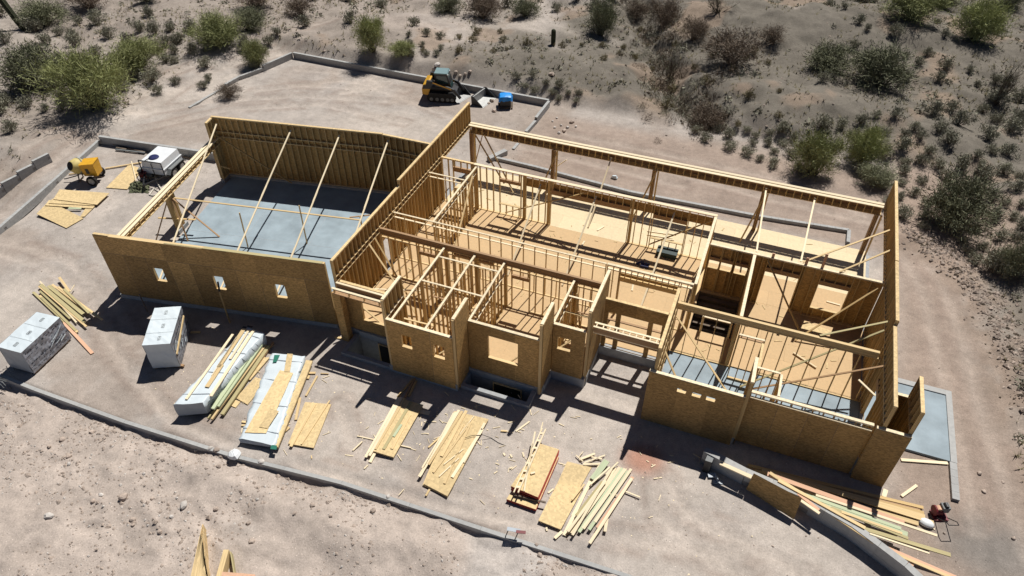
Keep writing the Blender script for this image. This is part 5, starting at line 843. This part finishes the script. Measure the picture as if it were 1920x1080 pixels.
for x, y, k in ((232, 933, 17), (345, 948, 16), (129, 857, 10), (300, 998, 10), (250, 975, 12), (322, 970, 9), (466, 982, 10), (473, 1016, 13), (405, 955, 10), (172, 811, 9), (200, 805, 8), (117, 825, 10), (93, 968, 13), (407, 845, 12), (416, 855, 10), (395, 842, 9), (368, 845, 8), (490, 868, 12), (410, 875, 10), (586, 948, 10), (620, 968, 8), (700, 958, 12), (728, 932, 9), (175, 940, 8), (190, 928, 8), (432, 853, 10), (1012, 1042, 12), (1006, 1022, 8), (553, 963, 7), (130, 870, 7), (93, 838, 8), (285, 935, 6), (250, 985, 7), (297, 832, 6), (360, 838, 7), (378, 838, 6)): rock(x, y, k, rp_.choice(['rock', 'rock', 'paler']), 'stone lying on the rough dirt in front of the retaining wall', 'stones in front of the retaining wall')
for x, y, k in ((1868, 552, 11), (1767, 495, 8), (1790, 522, 6), (1830, 505, 6), (1858, 580, 6), (1890, 690, 6), (1836, 888, 8), (1880, 905, 6), (1845, 922, 7), (1790, 915, 6), (1900, 1010, 7), (1770, 1000, 5)): rock(x, y, k, 'rock', 'stone beside the curving dirt track at the right', 'stones by the right track')
# gravel and dry litter: uncountable
def scatter(name, label, n, fn, mats, size, seed, flat=.6):
    r = np.random.RandomState(seed); P_ = fn(r, n); z = height(P_[:, 0], P_[:, 1]); s = size*(.35+r.rand(len(P_))**3*1.6); V = []; F = []
    base = np.array([(1, 0, 0), (0, 1, 0), (-1, 0, 0), (0, -1, 0), (0, 0, 1), (0, 0, -.6)]); fc = [(0, 1, 4), (1, 2, 4), (2, 3, 4), (3, 0, 4), (1, 0, 5), (2, 1, 5), (3, 2, 5), (0, 3, 5)]
    for i in range(len(P_)):
        a = r.rand()*6.28; c, s_ = math.cos(a), math.sin(a); b = base*(s[i]*(.7+.6*r.rand(6, 1)))*np.array([1, .8, flat]); k = len(V)
        V += [(P_[i, 0]+q[0]*c-q[1]*s_, P_[i, 1]+q[0]*s_+q[1]*c, z[i]+q[2]+s[i]*.15) for q in b]; F += [tuple(j+k for j in f) for f in fc]
    me = bpy.data.meshes.new(name); me.from_pydata(V, [], F); me.materials.append(M[mats]); o = bpy.data.objects.new(name, me); COL.objects.link(o); tag(o, label, kind='stuff')
def f_front_(r, n):
    x = r.uniform(-34, 2, n); y = kerb_y(x)-.15-r.rand(n)**1.3*9; k = fbm(x/1.8+5, y/1.8, 3)+.25*(r.rand(n)-.5); q = np.stack([x, y], 1)[k > .47]; return q
def f_des(r, n):
    x = r.uniform(-60, 32, n); y = r.uniform(22, 92, n); k = ((y > 48) | (x > 13.5) | (x < -44)) & (fbm(x/4, y/4, 3)+.3*(r.rand(n)-.5) > .5); return np.stack([x, y], 1)[k]
def f_pad(r, n):
    x = r.uniform(-39, 11, n); y = r.uniform(13.5, 47, n); k = ~((x > -18) & (x < 7.5) & (y > 20.5) & (y < 37)) & ~((x > -32) & (x < -17) & (y > 19) & (y < 33)); return np.stack([x, y], 1)[k]
scatter('gravel', 'loose stones and rubble in front of the retaining wall', 11000, f_front_, 'rock', .046, 1, .4); scatter('gravel', 'pale stone chips in front of the retaining wall', 3200, f_front_, 'paler', .042, 2); scatter('gravel', 'stones scattered over the desert slopes', 16000, f_des, 'rock', .08, 3); scatter('gravel', 'dark stones scattered over the desert slopes', 5000, f_des, 'bark', .07, 4); scatter('gravel', 'fine pebbles on the dirt pad', 2600, f_pad, 'rock', .03, 5); scatter('wood_litter', 'pale wood chips littering the dirt pad', 420, lambda r, n: (lambda x, y: np.stack([x, y], 1))(r.uniform(-24, 4, n), r.uniform(13.8, 19, n)), 'pale', .026, 6, .25)
def f_berm(r, n):
    k = r.randint(0, len(BERM)-1, n); t = r.rand(n); a = np.array([BERM[i].xy for i in k]); b = np.array([BERM[i+1].xy for i in k]); return a+(b-a)*t[:, None]+r.randn(n, 2)*.55+np.array([.4, 0])
scatter('gravel', 'rubble along the bank of the curving right track', 1500, f_berm, 'rock', .09, 31); scatter('gravel', 'dark rubble along the bank of the curving right track', 500, f_berm, 'bark', .08, 32)
scatter('gravel', 'fist-sized stones in front of the retaining wall', 1500, f_front_, 'rock', .075, 33, .5)
def f_wash(r, n):
    W2 = WASHW[:4]; k = r.randint(0, len(W2)-1, n); t = r.rand(n); a = np.array([W2[i].xy for i in k]); b = np.array([W2[i+1].xy for i in k]); return a+(b-a)*t[:, None]+r.randn(n, 2)*1.3
def scrub(name, label, fn, n, seed, lo, hi, m, k=40):
    r = np.random.RandomState(seed); q = fn(r, n); n = len(q); z0 = height(q[:, 0], q[:, 1]); s = np.repeat(lo+(hi-lo)*r.rand(n)**2, k); c = np.repeat(q, k, 0); a = r.rand(n*k)*6.28; u = r.rand(n*k)**.5
    P3 = np.stack([c[:, 0]+np.cos(a)*u*s, c[:, 1]+np.sin(a)*u*s, np.repeat(z0, k)+s*(.1+1.1*r.rand(n*k)*np.sqrt(1-u*u*.8))], 1); d = r.randn(n*k, 3); d[:, 2] = np.abs(d[:, 2])+.5; d *= (s*.15)[:, None]; e = r.randn(n*k, 3)*(s*.022)[:, None]
    me = bpy.data.meshes.new(name); me.from_pydata(np.concatenate([P3-d-e, P3-d+e, P3+d], 1).reshape(-1, 3).tolist(), [], [(3*i, 3*i+1, 3*i+2) for i in range(n*k)]); me.materials.append(M[m]); o = bpy.data.objects.new(name, me); COL.objects.link(o); tag(o, label, kind='stuff')
scrub('dead_brush', 'matted dead grey-brown brush filling the wash', f_wash, 120, 51, .3, .9, 'dry', 90); scrub('wash_scrub', 'dull green scrub lining the wash', f_wash, 70, 52, .3, .8, 'leafb', 90); scatter('gravel', 'dark cobbles along the wash', 500, f_wash, 'bark', .09, 53)
rr = random.Random(77); mb = MB()
for k in range(210):
    px, py = rr.choice([(760, 800), (860, 850), (1000, 900), (1100, 930), (560, 780), (900, 820), (1230, 840), (480, 700), (1750, 900), (1000, 780)]); p = at(px+rr.gauss(0, 60), py+rr.gauss(0, 35)); p.z = hz(p.x, p.y)+.02
    if p.y > 20 or p.y < float(kerb_y(p.x))+.3: continue
    a = rr.uniform(0, 6.28); l = rr.uniform(.06, .38); mb.beam(p, p+Vector((math.cos(a)*l, math.sin(a)*l, .005)), .02, rr.uniform(.015, .05))
tag(mb.build('wood_litter', 'pale'), 'thin pale wood slivers littering the dirt around the stacks', kind='stuff'); mb = MB()
for k in range(150):
    x_, y_ = rr.uniform(-16.5, 6.8), rr.uniform(25.5, 36.3); a = rr.uniform(0, 6.28); l = rr.uniform(.05, .4)
    if HOLE[0]-.3 < x_ < HOLE[2]+.3 and HOLE[1]-.3 < y_ < HOLE[3]+.3: continue
    mb.beam((x_, y_, FZ+.012), (x_+math.cos(a)*l, y_+math.sin(a)*l, FZ+.014), .02, rr.uniform(.02, .09))
tag(mb.build('wood_litter', 'osbl'), 'small offcuts and sawdust scraps scattered on the subfloor', kind='stuff')
r = np.random.RandomState(12); q = f_des(r, 26000); zz = height(q[:, 0], q[:, 1]); V = []; F = []
for i in range(len(q)):
    c_ = .12+.2*r.rand()
    for k in range(5):
        a = r.rand()*6.28; l = c_*(.6+r.rand()); dx, dy = math.cos(a)*l*.7, math.sin(a)*l*.7; n0 = len(V); V += [(q[i, 0]-dy*.12, q[i, 1]+dx*.12, zz[i]-.01), (q[i, 0]+dy*.12, q[i, 1]-dx*.12, zz[i]-.01), (q[i, 0]+dx, q[i, 1]+dy, zz[i]+l*.7)]; F.append((n0, n0+1, n0+2))
me = bpy.data.meshes.new('ground_cover'); me.from_pydata(V, [], F); me.materials.append(M['leafy']); o = bpy.data.objects.new('ground_cover', me); COL.objects.link(o); tag(o, 'sparse dry grass and low growth over the desert', kind='stuff')

r = np.random.RandomState(21); q = f_des(r, 3000); zz = height(q[:, 0], q[:, 1]); n = len(q); k = 26; rad = (.14+.3*r.rand(n)**2)[:, None]
c = np.repeat(q, k, 0); s = np.repeat(rad[:, 0], k); a = r.rand(n*k)*6.28; u = r.rand(n*k)**.5; zc = np.repeat(zz, k)+s*(.1+.8*r.rand(n*k)*np.sqrt(1-u*u*.8)); P3 = np.stack([c[:, 0]+np.cos(a)*u*s, c[:, 1]+np.sin(a)*u*s, zc], 1)
d = r.randn(n*k, 3)*(s*.2)[:, None]; e = r.randn(n*k, 3)*(s*.2)[:, None]; V = np.concatenate([P3-d, P3+e, P3+d*.8-e*.5], 1).reshape(-1, 3)
me = bpy.data.meshes.new('low_scrub'); me.from_pydata(V.tolist(), [], [(3*i, 3*i+1, 3*i+2) for i in range(n*k)]); me.materials.append(M['leafb']); o = bpy.data.objects.new('low_scrub', me); COL.objects.link(o); tag(o, 'knee-high grey scrub dotting the desert slopes', kind='stuff')

# ================================================================== labels that single things out
def proj(o):
    v = np.array(o.matrix_basis.translation)-np.array([0, 0, CAM_H]); w_ = v @ _fw; return 960+FPX*(v @ _rt)/w_, 540-FPX*(v @ _up)/w_
ORDW = [*('first', 'second', 'third', 'fourth', 'fifth', 'sixth', 'seventh', 'eighth', 'ninth', 'tenth', 'eleventh', 'twelfth', 'thirteenth', 'fourteenth', 'fifteenth', 'sixteenth', 'seventeenth', 'eighteenth', 'nineteenth', 'twentieth', 'twenty-first', 'twenty-second', 'twenty-third', 'twenty-fourth'), *['twenty-%s' % q for q in ('fifth', 'sixth', 'seventh', 'eighth', 'ninth')], *['thirty-%s' % q for q in ('first', 'second', 'third', 'fourth', 'fifth', 'sixth', 'seventh', 'eighth', 'ninth')]]
ADJ = {'pine': 'yellow', 'pale_pine': 'pale', 'treated_pine': 'greenish', 'treated_olive': 'olive', 'reddish_pine': 'reddish', 'laminated_beam': 'dark brown', 'stud_pine': 'tan', 'weathered_wood': 'dark', 'grey_trim': 'grey', 'desert_rock': 'brown', 'pale_rock': 'whitish'}
PHR = {'boards on the first osb stack': ('board', 'on the osb stack nearest the small square windows'), 'offcuts by the first stack': ('offcut', 'on the dirt by the leftmost open osb stack'), 'timbers in the shade behind the first stack': ('timber', 'poking into the shade behind an osb stack'), 'boards on the second osb stack': ('board', 'strewn over the middle foreground osb stack'),
       'sticks by the second stack': ('stick', 'on the dirt beside the middle osb stack'), 'boards on the red-edged stack': ('thin board', 'lying on the red-edged panel stack'), 'ladder blocks': ('block', 'nailed between boards on the red-edged stack'), 'fan of pale boards': ('board', 'in the loose lumber fan, right foreground'), 'scraps round the fan of boards': ('wood scrap', 'around the loose fan of lumber'),
       'scattered offcuts': ('small offcut', 'on bare dirt near the red-edged stack'), 'boards on the long white bundle': ('board', 'lying on the long white-wrapped bundle'), 'treated boards beside the long bundle': ('board', 'in the row beside the long white bundle'), 'boards on the single osb sheet': ('board', 'on the lone osb sheet by the white bundle'), 'board ends round the bundles': ('board end', 'on the dirt around the white bundles'),
       'fanned pile of yellow boards': ('board', 'in the fanned pile behind the leftmost cube'), 'lumber pile behind the curving wall': ('long board', 'in the pile behind the curving wall'), 'single boards by the patio': ('board', 'on the dirt between patio and lumber pile'), 'laths below the curving wall': ('lath', 'on the dirt below the curving wall'), 'staggered stack of planks': ('plank', 'in the staggered stack at the bottom edge'),
       'poles behind the trailer': ('pole', 'against the block wall behind the trailer'), 'offcuts on the subfloor': ('offcut', 'lying on the house subfloor'), 'rocks right of the loader cab': ('rock', 'right of the loader cab'), 'rocks by the pad end': ('rock', 'in the heap by the pad right end'), 'rocks near the spare bucket': ('rock', 'near the spare bucket on the pad'), 'stones in front of the retaining wall': ('stone', 'on rough dirt before the front wall'), 'stones by the right track': ('stone', 'beside the curving track at right')}
by = {}; land = []; small = []
for o in COL.objects:
    if o.parent is not None: continue
    g = o.get('group')
    if g in PHR:
        ad = ADJ.get(o.data.materials[0].name, ''); sz = max(o.dimensions) if o.get('category') != 'rock' else max(o.scale)
        if g.startswith('stones in'): ad = ('large ' if sz > .2 else 'small ')+ad
        by.setdefault((g, ad), []).append(o)
    elif o.get('category') in ('shrub', 'tree', 'grass tuft', 'brush', 'cactus'):
        if g: small.append(o)
        elif len(o['label'].split()) <= 9: land.append((proj(o), o['label']))
for (g, ad), os_ in by.items():
    n, ph = PHR[g]; os_.sort(key=lambda o: proj(o)[0]); k = len(os_)
    for i, o in enumerate(os_):
        tail = '' if k == 1 else (', leftmost' if i == 0 else ', rightmost' if i == k-1 else ', '+ORDW[i]+' from left'); o['label'] = f'{ad} {n} {ph}{tail}'.strip()
cells = {}
for o in small:
    x_, y_ = proj(o); (lx, ly), lab = min(land, key=lambda q: math.hypot(q[0][0]-x_, q[0][1]-y_)); dx, dy = x_-lx, y_-ly
    d_ = ('left of' if dx < 0 else 'right of') if abs(dx) > abs(dy) else ('above' if dy < 0 else 'below'); cells.setdefault((lab, d_, o['category']), []).append((math.hypot(dx, dy), o))
for (lab, d_, cat_), v in cells.items():
    v.sort(key=lambda q: q[0])
    for i, (_, o) in enumerate(v): o['label'] = f"{'low shrub' if cat_ == 'shrub' else 'dry tuft'} {d_} the {lab}"+('' if len(v) == 1 else ', nearest one' if i == 0 else ', '+ORDW[i]+' nearest')
